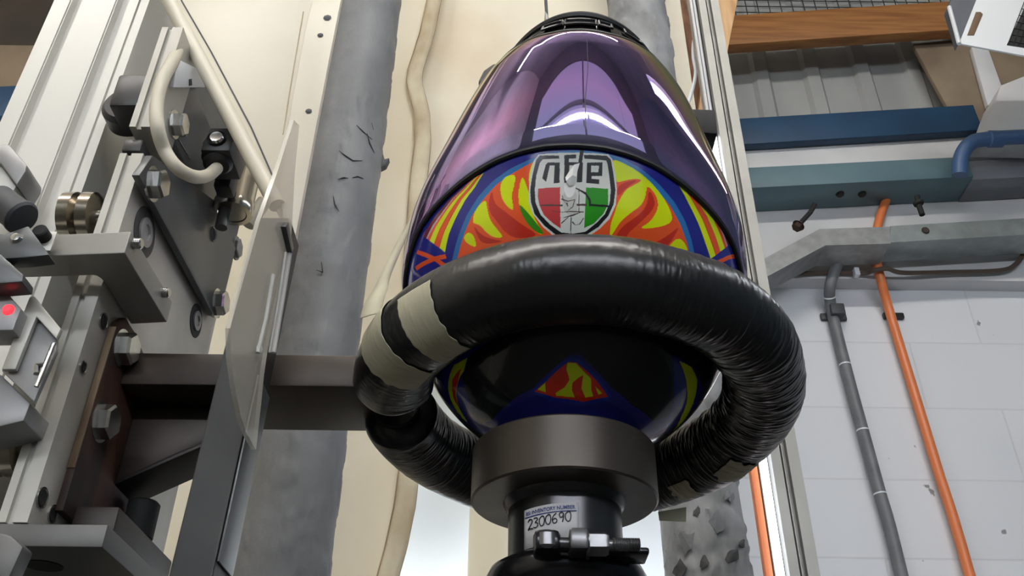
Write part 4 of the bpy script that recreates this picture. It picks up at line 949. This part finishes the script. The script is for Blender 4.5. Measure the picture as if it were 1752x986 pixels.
ART=[
('lblue','poly',[(-43.2,0.479),(-40.4,0.504),(-38.6,0.523),(-36.2,0.547),(-33.2,0.577),(-29,0.605),(-24.4,0.625),(-18.8,0.641),(-12.8,0.653),(-7,0.663),(-0.2,0.667),(6.8,0.667),(13.8,0.661),(19.8,0.649),(25.6,0.631),(31.4,0.608),(35.6,0.582),(38.8,0.552),(41.4,0.522),(44,0.49)]),
('orange','poly',[(-41,0.476),(-38.6,0.497),(-36.4,0.519),(-34,0.544),(-31.2,0.571),(-27.2,0.596),(-22.8,0.617),(-17.4,0.633),(-11.4,0.648),(-5.8,0.657),(0,0.661),(6.2,0.661),(12.6,0.653),(18.6,0.641),(24,0.622),(29.6,0.599),(33.6,0.573),(37,0.544),(40,0.511),(42,0.486)]),
('yellow','smooth',[(-16.6,0.627),(-16.8,0.61),(-17.6,0.589),(-16.4,0.563),(-18.2,0.568),(-20.8,0.589),(-21.6,0.614),(-20.4,0.627),(-18.2,0.63)]),
('yellow','smooth',[(-26.2,0.594),(-25.6,0.577),(-24.4,0.553),(-22,0.534),(-19.8,0.517),(-23.2,0.52),(-26,0.534),(-27.8,0.548),(-29.6,0.554),(-30.8,0.558),(-30.4,0.576),(-28.4,0.589)]),
('yellow','smooth',[(-32.2,0.542),(-30.4,0.534),(-29.6,0.51),(-31.8,0.517),(-34,0.528),(-34.4,0.537),(-33.4,0.542)]),
('yellow','smooth',[(-14.4,0.625),(-13,0.606),(-11.8,0.585),(-11.2,0.557),(-7.2,0.514),(-9.4,0.519),(-12.4,0.537),(-14.4,0.559),(-15.4,0.584),(-15.2,0.609)]),
('yellow','smooth',[(-10.6,0.655),(-12,0.642),(-12.6,0.618),(-11.8,0.601),(-10.4,0.609)]),
('yellow','smooth',[(10.8,0.657),(14.4,0.652),(19.2,0.642),(24,0.625),(28.4,0.603),(31,0.578),(29.8,0.565),(25.6,0.55),(19.4,0.539),(23.4,0.558),(25.8,0.587),(25,0.607),(23,0.618),(21.6,0.62),(21.4,0.601),(20,0.582),(17.2,0.567),(13.8,0.546),(12,0.524),(11,0.512),(11,0.541),(12,0.558),(12.6,0.576),(15,0.605),(18,0.618),(20.2,0.628),(18.6,0.629),(15,0.622),(12.4,0.614),(12,0.621),(11.2,0.641)]),
('yellow','smooth',[(29.4,0.509),(30.8,0.529),(33,0.545),(35.6,0.545),(37.8,0.532),(39.4,0.51),(34.4,0.5)]),
('dred','smooth',[(-24.2,0.611),(-23.2,0.582),(-19.2,0.563),(-14.8,0.539),(-8.2,0.513),(-15.4,0.511),(-19.2,0.524),(-22,0.548),(-24.8,0.569),(-25.2,0.591)]),
('dred','smooth',[(-30.4,0.553),(-27.8,0.531),(-23.8,0.518),(-19.2,0.509),(-27.4,0.512),(-29.6,0.537)]),
('dred','smooth',[(12.4,0.607),(15,0.619),(19.2,0.628),(15.4,0.61),(12.6,0.587)]),
('dred','smooth',[(22.2,0.615),(24,0.605),(24.6,0.585),(19.8,0.55),(15.4,0.521),(17.6,0.502),(24.4,0.517),(29.8,0.544),(33.6,0.569),(32,0.545),(28,0.507),(15.6,0.487),(12,0.504),(14,0.536),(18.4,0.558),(22,0.584)]),
('green','smooth',[(-15,0.574),(-13,0.562),(-10,0.54),(-6.8,0.515),(-9.4,0.519),(-12.4,0.537),(-14.4,0.559)]),
('white','poly',[(-10,0.661),(-4.2,0.662),(2.8,0.663),(9.6,0.664),(10.8,0.656),(11.8,0.631),(12.4,0.601),(12.2,0.574),(10.6,0.548),(8,0.529),(4.8,0.513),(2.6,0.509),(-1.8,0.508),(-4.2,0.511),(-7.6,0.529),(-10.6,0.552),(-12,0.575),(-12.2,0.597),(-12,0.625),(-11.2,0.651)]),
('black','poly',[(-9.6,0.659),(-4,0.657),(-0.2,0.659),(2.6,0.659),(9.2,0.661),(10.4,0.655),(11.2,0.63),(12,0.601),(11.6,0.575),(10.2,0.553),(7.6,0.532),(4.4,0.517),(2.6,0.512),(-1.8,0.511),(-3.8,0.514),(-7.2,0.531),(-10.2,0.553),(-11.4,0.575),(-11.8,0.597),(-11.4,0.622),(-10.6,0.651)]),
('white','poly',[(-8.6,0.651),(-3.8,0.651),(2.6,0.652),(9,0.652),(9.4,0.646),(10,0.625),(10.6,0.599),(10.4,0.576),(9.2,0.556),(7,0.539),(4,0.522),(0.6,0.517),(-2.4,0.519),(-5.6,0.533),(-8.4,0.551),(-10,0.573),(-10.4,0.596),(-10.2,0.622),(-9.4,0.645)]),
('white','poly',[(-4,0.661),(-2.6,0.661),(-2.4,0.649),(-3.8,0.649)]),
('white','poly',[(0.6,0.661),(2.6,0.662),(2.8,0.65),(0.6,0.65)]),
('crest_red','poly',[(-9.4,0.598),(-3.2,0.599),(-2.6,0.526),(-4.8,0.535),(-7.4,0.55),(-8.8,0.567),(-9.4,0.583)]),
('crest_green','poly',[(3.6,0.6),(9.8,0.601),(10,0.574),(8.8,0.556),(6.2,0.537),(3.6,0.528)]),
('black','poly',[(-8.4,0.616),(-7.6,0.641),(-7,0.645),(-3.6,0.644),(-3.4,0.607),(-5,0.606),(-5,0.639),(-6.4,0.639),(-7,0.616),(-7.2,0.609)]),
('black','poly',[(-2.4,0.657),(0.6,0.659),(0.6,0.652),(-1.2,0.651),(-1.2,0.645),(2.4,0.645),(2.4,0.609),(1,0.608),(1,0.639),(-1,0.639),(-1,0.614),(-1.2,0.607),(-2.2,0.607)]),
('black','poly',[(3.6,0.645),(8,0.648),(8,0.623),(5,0.621),(5,0.616),(7.2,0.616),(7.2,0.608),(3.6,0.608)]),
('white','poly',[(4.8,0.64),(7,0.641),(6.8,0.629),(4.8,0.628)]),
('black','poly',[(1.8,0.682),(2.8,0.681),(2.2,0.644),(1.2,0.645)]),
('smudge','poly',[(-8.4,0.569),(-2.8,0.568),(4,0.571),(4,0.567),(-2.8,0.565),(-8.4,0.566)]),
('black','poly',[(4.6,0.571),(10,0.572),(10,0.568),(4.6,0.567)]),
('black','poly',[(0.8,0.599),(3.6,0.591),(5,0.579),(5.2,0.568),(4.6,0.568),(4.4,0.577),(3.4,0.587),(0.8,0.597)]),
('black','poly',[(-0.2,0.568),(0,0.568),(0.2,0.517),(0,0.517)]),
('smudge','poly',[(1.6,0.597),(1.8,0.597),(2,0.555),(1.8,0.555)]),
('smudge2','smooth',[(-2.2,0.591),(0.6,0.593),(1.4,0.584),(1,0.574),(1.8,0.557),(-0.2,0.547),(-2,0.558),(-2.6,0.577)]),
('white2','smooth',[(-2.2,0.604),(-1.2,0.61),(0,0.618),(1.2,0.622),(0.8,0.611),(0.8,0.599),(0.4,0.584),(-1,0.579),(-2,0.591)]),
('smudge','poly',[(-2.8,0.577),(-1,0.573),(0.8,0.577),(0.8,0.578),(-1,0.575),(-2.6,0.579)]),
('smudge','poly',[(-5,0.556),(-2.2,0.554),(-0.2,0.555),(3.2,0.555),(3.2,0.557),(-0.2,0.557),(-2.2,0.555),(-5,0.557)]),
('smudge','poly',[(-2,0.544),(0.4,0.548),(2.8,0.556),(2.8,0.557),(0.4,0.551),(-2,0.545)]),
('smudge','poly',[(0.2,0.537),(1,0.532),(2.4,0.534),(3.4,0.545),(3.2,0.546),(2.2,0.535),(1.2,0.533),(0.4,0.539)]),
('smudge','poly',[(-2.6,0.584),(-2.2,0.575),(-1.2,0.568),(-1.2,0.569),(-2,0.575),(-2.4,0.584)]),
('smudge','poly',[(-1.4,0.571),(-1,0.564),(-0.8,0.565),(-1,0.571)]),
('smudge','poly',[(0.6,0.577),(0.2,0.565),(-0.8,0.558),(-0.8,0.557),(0.4,0.564),(0.8,0.577)]),
('smudge','poly',[(-2.4,0.534),(-0.6,0.545),(-0.8,0.546),(-2.6,0.535)]),
('yellow','poly',[(-43.2,0.525),(-41,0.554),(-38,0.58),(-34.4,0.607),(-30.8,0.625),(-27.8,0.648),(-28.6,0.646),(-32.2,0.626),(-36,0.611),(-39.8,0.588),(-43.2,0.564),(-45.8,0.539)]),
('dred','poly',[(-45.8,0.539),(-43.2,0.564),(-39.8,0.588),(-36,0.611),(-32.2,0.626),(-28.6,0.646),(-28.8,0.646),(-32.4,0.627),(-36,0.611),(-40.2,0.589),(-43.4,0.565),(-46,0.54)]),
('orange','poly',[(-46,0.54),(-43.4,0.565),(-40.2,0.589),(-36,0.611),(-32.4,0.627),(-28.8,0.646),(-29.8,0.646),(-33.8,0.628),(-37.6,0.616),(-42,0.596),(-45.8,0.576),(-48.8,0.554)]),
('yellow','poly',[(-48.8,0.554),(-45.8,0.576),(-42,0.596),(-37.6,0.616),(-33.8,0.628),(-29.8,0.646),(-30.6,0.645),(-35,0.63),(-39,0.619),(-43.6,0.603),(-48,0.586),(-51.4,0.567)]),
('orange','poly',[(-51.4,0.567),(-48,0.586),(-43.6,0.603),(-39,0.619),(-35,0.63),(-30.6,0.645),(-31,0.645),(-35.6,0.631),(-39.8,0.622),(-44.4,0.606),(-49.2,0.591),(-53,0.575)]),
('lilac','poly',[(-53,0.575),(-49.2,0.591),(-44.4,0.606),(-39.8,0.622),(-35.6,0.631),(-31,0.645),(-31.4,0.645),(-36,0.631),(-40.2,0.623),(-45,0.608),(-50,0.595),(-54,0.579)]),
('maroon','poly',[(-54,0.579),(-50,0.595),(-45,0.608),(-40.2,0.623),(-36,0.631),(-31.4,0.645),(-32,0.645),(-37,0.633),(-41.2,0.626),(-46.4,0.614),(-51.8,0.604),(-56.6,0.591)]),
('yellow','poly',[(48.2,0.541),(44.8,0.563),(40.8,0.594),(35.8,0.626),(33.6,0.64),(31,0.657),(32.4,0.657),(35.2,0.643),(37.8,0.631),(43,0.604),(47.2,0.575),(50.6,0.554)]),
('dred','poly',[(50.6,0.554),(47.2,0.575),(43,0.604),(37.8,0.631),(35.2,0.643),(32.4,0.657),(32.6,0.657),(35.4,0.643),(38,0.631),(43.2,0.605),(47.6,0.576),(50.8,0.555)]),
('orange','poly',[(50.8,0.555),(47.6,0.576),(43.2,0.605),(38,0.631),(35.4,0.643),(32.6,0.657),(33.8,0.657),(37,0.646),(39.8,0.637),(45.4,0.616),(50.2,0.589),(53.2,0.569)]),
('yellow','poly',[(53.2,0.569),(50.2,0.589),(45.4,0.616),(39.8,0.637),(37,0.646),(33.8,0.657),(35,0.659),(38.4,0.65),(41.4,0.642),(47.6,0.627),(52.8,0.601),(56,0.584)]),
('orange','poly',[(56,0.584),(52.8,0.601),(47.6,0.627),(41.4,0.642),(38.4,0.65),(35,0.659),(35.6,0.659),(39,0.651),(42.4,0.645),(48.6,0.631),(54.2,0.608),(57.4,0.591)]),
('lilac','poly',[(57.4,0.591),(54.2,0.608),(48.6,0.631),(42.4,0.645),(39,0.651),(35.6,0.659),(36,0.659),(39.6,0.652),(43,0.648),(49.4,0.635),(55.2,0.612),(58.2,0.596)]),
('maroon','poly',[(58.2,0.596),(55.2,0.612),(49.4,0.635),(43,0.648),(39.6,0.652),(36,0.659),(36.8,0.659),(40.6,0.654),(44.2,0.651),(51,0.643),(57.4,0.623),(60.8,0.609)]),
('orange','poly',[(-62,0.571),(-54.2,0.541),(-48.8,0.519),(-43.8,0.492),(-42.2,0.496),(-47.4,0.523),(-53,0.546),(-60.8,0.575)]),
('orange','poly',[(-61.6,0.534),(-53.4,0.525),(-47.8,0.519),(-42.8,0.512),(-43.2,0.521),(-48.2,0.528),(-54.4,0.535),(-63.2,0.546)]),
('orange','poly',[(48.6,0.52),(53.4,0.545),(59.6,0.573),(67,0.6),(66,0.606),(58.2,0.576),(52,0.548),(47.2,0.523)]),
('orange','poly',[(47.8,0.52),(54.2,0.532),(60.6,0.54),(68.2,0.544),(72,0.563),(62.4,0.552),(54.8,0.542),(47.6,0.528)]),
('black','poly',[(-45.4,0.316),(-27.4,0.338),(-9.2,0.342),(4.8,0.344),(5.8,0.295),(1.4,0.294),(-3.6,0.27),(-16,0.224),(-40.8,0.192),(-63.6,0.175),(-79.2,0.198),(-64.8,0.237),(-57.6,0.282)]),
('black','poly',[(4.4,0.343),(13.8,0.342),(30,0.349),(44.6,0.346),(56.2,0.295),(75.4,0.243),(67.8,0.21),(42,0.214),(23.8,0.237),(12,0.273),(6.2,0.294),(5.4,0.295)]),
('lblue2','poly',[(-0.4,0.283),(1,0.286),(5.2,0.287),(14,0.258),(26.8,0.217),(25.6,0.207),(12,0.187),(-7.2,0.193),(-18.2,0.213),(-16.8,0.22),(-9.2,0.242)]),
('red2','poly',[(0.2,0.275),(1.8,0.28),(4.6,0.279),(13,0.253),(24.6,0.216),(11.4,0.195),(-5,0.201),(-16,0.216),(-8.4,0.238)]),
('yellow','poly',[(0.8,0.278),(4.4,0.278),(8,0.263),(12.2,0.249),(14,0.224),(16,0.211),(11.8,0.206),(8.6,0.225),(8.2,0.255),(6,0.247),(3.6,0.236),(3.8,0.219),(6,0.203),(-4,0.205),(-4.4,0.211),(0,0.224),(2.2,0.242),(0.6,0.264)]),
('yellow','poly',[(-14,0.22),(-9.4,0.234),(-9.8,0.213)]),
('yellow','poly',[(15.4,0.234),(20.4,0.221),(18.6,0.217)]),
('yellow','poly',[(-64.6,0.307),(-57.2,0.316),(-46.2,0.315),(-52.2,0.296),(-57.6,0.29),(-71.4,0.271),(-83,0.25),(-91,0.228),(-89.6,0.257),(-81.8,0.281),(-74.2,0.294)]),
('red2','poly',[(-65.2,0.296),(-55.8,0.302),(-53.2,0.302),(-61.6,0.285),(-72,0.272),(-81.8,0.252),(-78,0.272)]),
('yellow','poly',[(51,0.337),(59.8,0.342),(70,0.335),(81.4,0.313),(95.6,0.29),(100.8,0.263),(87.2,0.274),(77.2,0.292),(65.2,0.311)]),
]
VISOR_LOW=[(-67.4,0.566),(-62.8,0.583),(-57,0.595),(-46.4,0.612),(-38.2,0.63),(-30.4,0.646),(-23.6,0.661),(-16.6,0.668),(-8.4,0.675),(-0.2,0.678),(8,0.678),(15.6,0.675),(23.2,0.668),(31.4,0.663),(40.2,0.655),(50,0.648),(60.8,0.634),(69.6,0.614)]
VISOR_UP=[(-46.6,0.929),(-41.2,0.947),(-27.6,0.925),(-16.6,0.928),(-6.2,0.92),(6.4,0.921),(16.4,0.922),(27.8,0.929),(43.2,0.947),(50.2,0.925),(57.2,0.875)]
PAL = {'yellow': (208, 226, 14), 'orange': (222, 84, 40), 'dred': (184, 46, 34), 'blue': (34, 38, 128), 'lblue': (44, 108, 170), 'lblue2': (30, 52, 160),
       'white': (206, 210, 206), 'white2': (232, 234, 232), 'black': (26, 29, 32), 'crest_red': (186, 62, 66), 'crest_green': (36, 138, 26), 'green': (52, 132, 26),
       'smudge': (84, 66, 68), 'smudge2': (190, 192, 188), 'lilac': (198, 164, 176), 'maroon': (112, 44, 52), 'red2': (214, 52, 26)}
def chaikin(p, n=2):
    p = np.array(p, float)
    for _ in range(n):
        q = np.roll(p, -1, 0); p = np.stack([p*.75+q*.25, p*.25+q*.75], 1).reshape(-1, 2)
    return p
def inside(poly, X, Y):
    r_ = np.zeros(X.shape, bool); x0, y0 = poly[-1]
    for x1, y1 in poly:
        if y0 != y1: r_ ^= ((y1 > Y) != (y0 > Y)) & (X < (x0-x1)*(Y-y1)/(y0-y1)+x1)
        x0, y0 = x1, y1
    return r_
vl = np.array(VISOR_LOW); vl_t = np.concatenate([[-125, -95, -80], vl[:, 0], [80, 95, 125]]); vl_s = np.concatenate([[.60, .56, .55], vl[:, 1], [.55, .56, .60]])
def vis_low(t):
    a = np.interp(t, vl_t, vl_s); b_ = np.interp(-t, vl_t, vl_s); return (a+b_)/2
def vis_up(t): return .925+.018*np.clip((abs(t)-12)/30, 0, 1)+.012*np.clip((abs(t)-45)/50, 0, 1)
ths = np.concatenate([np.arange(-180, -84, 2.0), np.arange(-84, -13, .25), np.arange(-13, 13, .11), np.arange(13, 84, .25), np.arange(84, 180, 2.0)])
ss = np.concatenate([np.linspace(.004, .16, 40), np.arange(.161, .48, .0012), np.arange(.48, .694, .00065), np.linspace(.702, 1, 90)])
T, SG = np.meshgrid(ths, ss)
P = shell(T, SG)
colr = np.zeros(T.shape+(4,), np.float32); colr[...] = lin(PAL['blue'])
colr[(SG > .34) & (SG < .47)] = lin(PAL['black'])
colr[(abs(T) > 92)] = lin(PAL['black'])
colr[SG > vis_low(T)-.0045] = lin((22, 23, 25))
low_line = vis_low(T)-.0045
for cname, kind, pts in ART:
    pg = chaikin(pts) if kind == 'smooth' else np.array(pts, float)
    m = np.zeros(T.shape, bool)
    lo, hi = pg.min(0), pg.max(0)
    ii = np.where((ss >= lo[1]) & (ss <= hi[1]))[0]; jj = np.where((ths >= lo[0]) & (ths <= hi[0]))[0]
    if len(ii) == 0 or len(jj) == 0: continue
    sl = (slice(ii[0], ii[-1]+1), slice(jj[0], jj[-1]+1))
    k = inside(pg, T[sl], SG[sl]) & (SG[sl] < low_line[sl]); colr[sl][k] = lin(PAL[cname])
M_livery = D.materials.new('painted_helmet_livery'); M_livery.use_nodes = True
nt = M_livery.node_tree; b = nt.nodes['Principled BSDF']; at = nt.nodes.new('ShaderNodeAttribute'); at.attribute_name = 'livery'
nt.links.new(at.outputs['Color'], b.inputs['Base Color']); b.inputs['Roughness'].default_value = .16; b.inputs['Specular IOR Level'].default_value = .25
b.inputs['Coat Weight'].default_value = .35; b.inputs['Coat Roughness'].default_value = .03
hel = thing('crash_helmet', 'upside-down full-face crash helmet with flame livery, shield crest and mirrored visor', 'helmet', tuple(HO))
o = grid_mesh('shell', P, M_livery, hel, 80, True)
ca = o.data.color_attributes.new('livery', 'FLOAT_COLOR', 'POINT'); ca.data.foreach_set('color', colr.reshape(-1))
# white scuff: a torn raised flake of paint on the crest
# visor
M_visor = D.materials.new('iridium_mirror_visor'); M_visor.use_nodes = True
nt = M_visor.node_tree; b = nt.nodes['Principled BSDF']; b.inputs['Metallic'].default_value = .92; b.inputs['Roughness'].default_value = .06
# thin-film colours: set by the angle of view and by the coating's thickness, which grows towards the chin edge
lw = nt.nodes.new('ShaderNodeLayerWeight'); lw.inputs['Blend'].default_value = .5
rp = nt.nodes.new('ShaderNodeValToRGB'); cr = rp.color_ramp
cr.elements[0].position = 0.0; cr.elements[0].color = lin((172, 166, 214))
cr.elements[1].position = 1.0; cr.elements[1].color = lin((118, 138, 112))
for pos, c in ((.14, (166, 154, 206)), (.26, (190, 146, 204)), (.40, (136, 122, 172)), (.52, (150, 134, 186)), (.60, (176, 146, 186)), (.68, (196, 164, 150)), (.76, (190, 186, 124)), (.86, (126, 152, 120))):
    e = cr.elements.new(pos); e.color = lin(c)
tc = nt.nodes.new('ShaderNodeTexCoord'); nz = nt.nodes.new('ShaderNodeTexNoise'); nz.inputs['Scale'].default_value = 8; nz.inputs['Detail'].default_value = 2
nt.links.new(tc.outputs['Object'], nz.inputs['Vector'])
sx_ = nt.nodes.new('ShaderNodeSeparateXYZ'); nt.links.new(tc.outputs['Object'], sx_.inputs[0])
zr = nt.nodes.new('ShaderNodeMapRange'); zr.inputs['From Min'].default_value = H+.44; zr.inputs['From Max'].default_value = H+.56; zr.inputs['To Min'].default_value = -.12; zr.inputs['To Max'].default_value = .22
nt.links.new(sx_.outputs['Z'], zr.inputs['Value'])
xr_ = nt.nodes.new('ShaderNodeMapRange'); xr_.inputs['From Min'].default_value = .06; xr_.inputs['From Max'].default_value = .14; xr_.inputs['To Min'].default_value = 0; xr_.inputs['To Max'].default_value = .14
nt.links.new(sx_.outputs['X'], xr_.inputs['Value'])
def add_(a, c_):
    n_ = nt.nodes.new('ShaderNodeMath'); n_.operation = 'ADD'; nt.links.new(a, n_.inputs[0]); nt.links.new(c_, n_.inputs[1]); return n_.outputs[0]
fm = nt.nodes.new('ShaderNodeMath'); fm.operation = 'MULTIPLY'; fm.inputs[1].default_value = .62; nt.links.new(lw.outputs['Facing'], fm.inputs[0])
nm = nt.nodes.new('ShaderNodeMath'); nm.operation = 'MULTIPLY_ADD'; nm.inputs[1].default_value = .18; nm.inputs[2].default_value = -.02; nt.links.new(nz.outputs['Fac'], nm.inputs[0])
nt.links.new(add_(add_(fm.outputs[0], nm.outputs[0]), add_(zr.outputs['Result'], xr_.outputs['Result'])), rp.inputs['Fac']); nt.links.new(rp.outputs['Color'], b.inputs['Base Color'])
b.inputs['Roughness'].default_value = .025
tv = np.linspace(-112, 112, 340); vv = np.linspace(0, 1, 110); TT, VV = np.meshgrid(tv, vv)
lo, hi = vis_low(TT), vis_up(TT)
SS = lo+(hi-lo)*VV
edge = np.minimum(VV, 1-VV)*(hi-lo)
PV = grown(TT, SS, .0016+.0018*np.clip(edge/.03, 0, 1)**.5)
vz = grid_mesh('visor', PV, M_visor, hel, 80); solidify(vz, .0022, 0.0)
vz['label'] = 'violet mirrored visor'
M_rubber = mat('black_rubber_seal', (20, 20, 22), .5)
tt = np.linspace(-112, 112, 200)
def strip_path(s_fn, d, t0=-112, t1=112, n=200):
    t = np.linspace(t0, t1, n); return [Vector(p) for p in grown(t, s_fn(t), d)]
finish('visor_seal', tube(NB(), strip_path(lambda t: vis_low(t)-.003, .0012), .0021, 8), M_rubber, hel)
finish('visor_seal', tube(NB(), strip_path(lambda t: vis_up(t)+.003, .0008), .0024, 8), M_rubber, hel)
# crack / crease across the visor centre and split edge on the right
M_crack = mat('crack_line', (70, 58, 84), .4)
tcr = [(3.0, .70), (2.6, .76), (3.4, .83), (3.0, .90)]
finish('crease_line', tube(NB(), [Vector(p) for p in grown(np.array([a for a, _ in tcr]), np.array([c for _, c in tcr]), .0046)], .0003, 6), M_crack, vz)
# chin bar vents
M_vent = mat('vent_plastic', (38, 38, 42), .3)
def vent(t0, t1, s0, s1, d=.0022):
    bm = NB(); n = 10
    out = [(t, s0) for t in np.linspace(t0, t1, n)]+[(t, s1) for t in np.linspace(t1, t0, n)]
    Pv = [Vector(p) for p in grown(np.array([a for a, _ in out]), np.array([c for _, c in out]), d)]
    tube(bm, Pv+[Pv[0]], .0011, 6); fr_ = finish('chin_vent', bm, M_vent, hel)
    g = np.array([[t, s] for t in np.linspace(t0, t1, n) for s in (s0, s1)])
    G = grown(g[:, 0], g[:, 1], .0012).reshape(n, 2, 3); finish_ = grid_mesh('vent_mesh', G, M_blackmatt, fr_, 80); solidify(finish_, .0006)
vent(-7, 7.5, .950, .966); vent(-18, -8.5, .951, .965); vent(9, 15, .951, .968); vent(22, 31, .957, .973)
finish('opening_trim', tube(NB(), [Vector(p) for p in shell(np.linspace(-180, 180, 140), np.full(140, .998))], .0035, 8), M_rubber, hel)
# padding that closes the neck opening
bm = NB(); ring0 = [Vector(p) for p in shell(np.linspace(-180, 177, 120), np.full(120, .992))]; c0 = sum(ring0, Vector())/120
va = [bm.verts.new(c0+(p-c0)*.99) for p in ring0]; vb = [bm.verts.new(c0+(p-c0)*.75+Vector((0, 0, -.03))) for p in ring0]; cc = bm.verts.new(c0+Vector((0, 0, -.06)))
for k in range(120):
    k2 = (k+1) % 120; bm.faces.new((va[k], va[k2], vb[k2], vb[k])); bm.faces.new((vb[k], vb[k2], cc))
finish('lining', bm, M_blackmatt, hel, 80)
# visor pivot catch (left) and strap tab (right)
def slab(name, quad, Y, dy, m, bev=.002):
    return finish(name, prism(NB(), [at_Y(x, y, Y) for x, y in quad], (0, dy, 0), bev), m, hel)
slab('pivot_catch', [(822, 146), (818, 138), (827, 120), (844, 108), (880, 107), (880, 122), (858, 136)], .535, .02, mat('smoked_catch', (48, 40, 40), .6))
slab('strap_tab', [(1140, 184), (1224, 187), (1228, 229), (1160, 223)], .60, .03, M_blackmatt)
# torn flake on the crest
fl = [(-1.9, .616), (-.9, .627), (.2, .638), (1.6, .643), (1.1, .628), (.9, .616), (.4, .603), (-.7, .600), (-1.6, .608)]
bm = NB(); vs = []
for i, (t, s_) in enumerate(fl):
    p = grown(np.array([t]), np.array([s_]), .0006+.0016*((i*7) % 3)/2)[0]; vs.append(bm.verts.new(Vector(p)))
cc = bm.verts.new(Vector(grown(np.array([-.1]), np.array([.618]), .0032)[0]))
for i in range(len(vs)): bm.faces.new((vs[i], vs[(i+1) % len(vs)], cc))
o = finish('torn_flake', bm, mat('torn_white_flake', (226, 228, 226), .7), hel, 0); o['label'] = 'white torn flake on the crest'
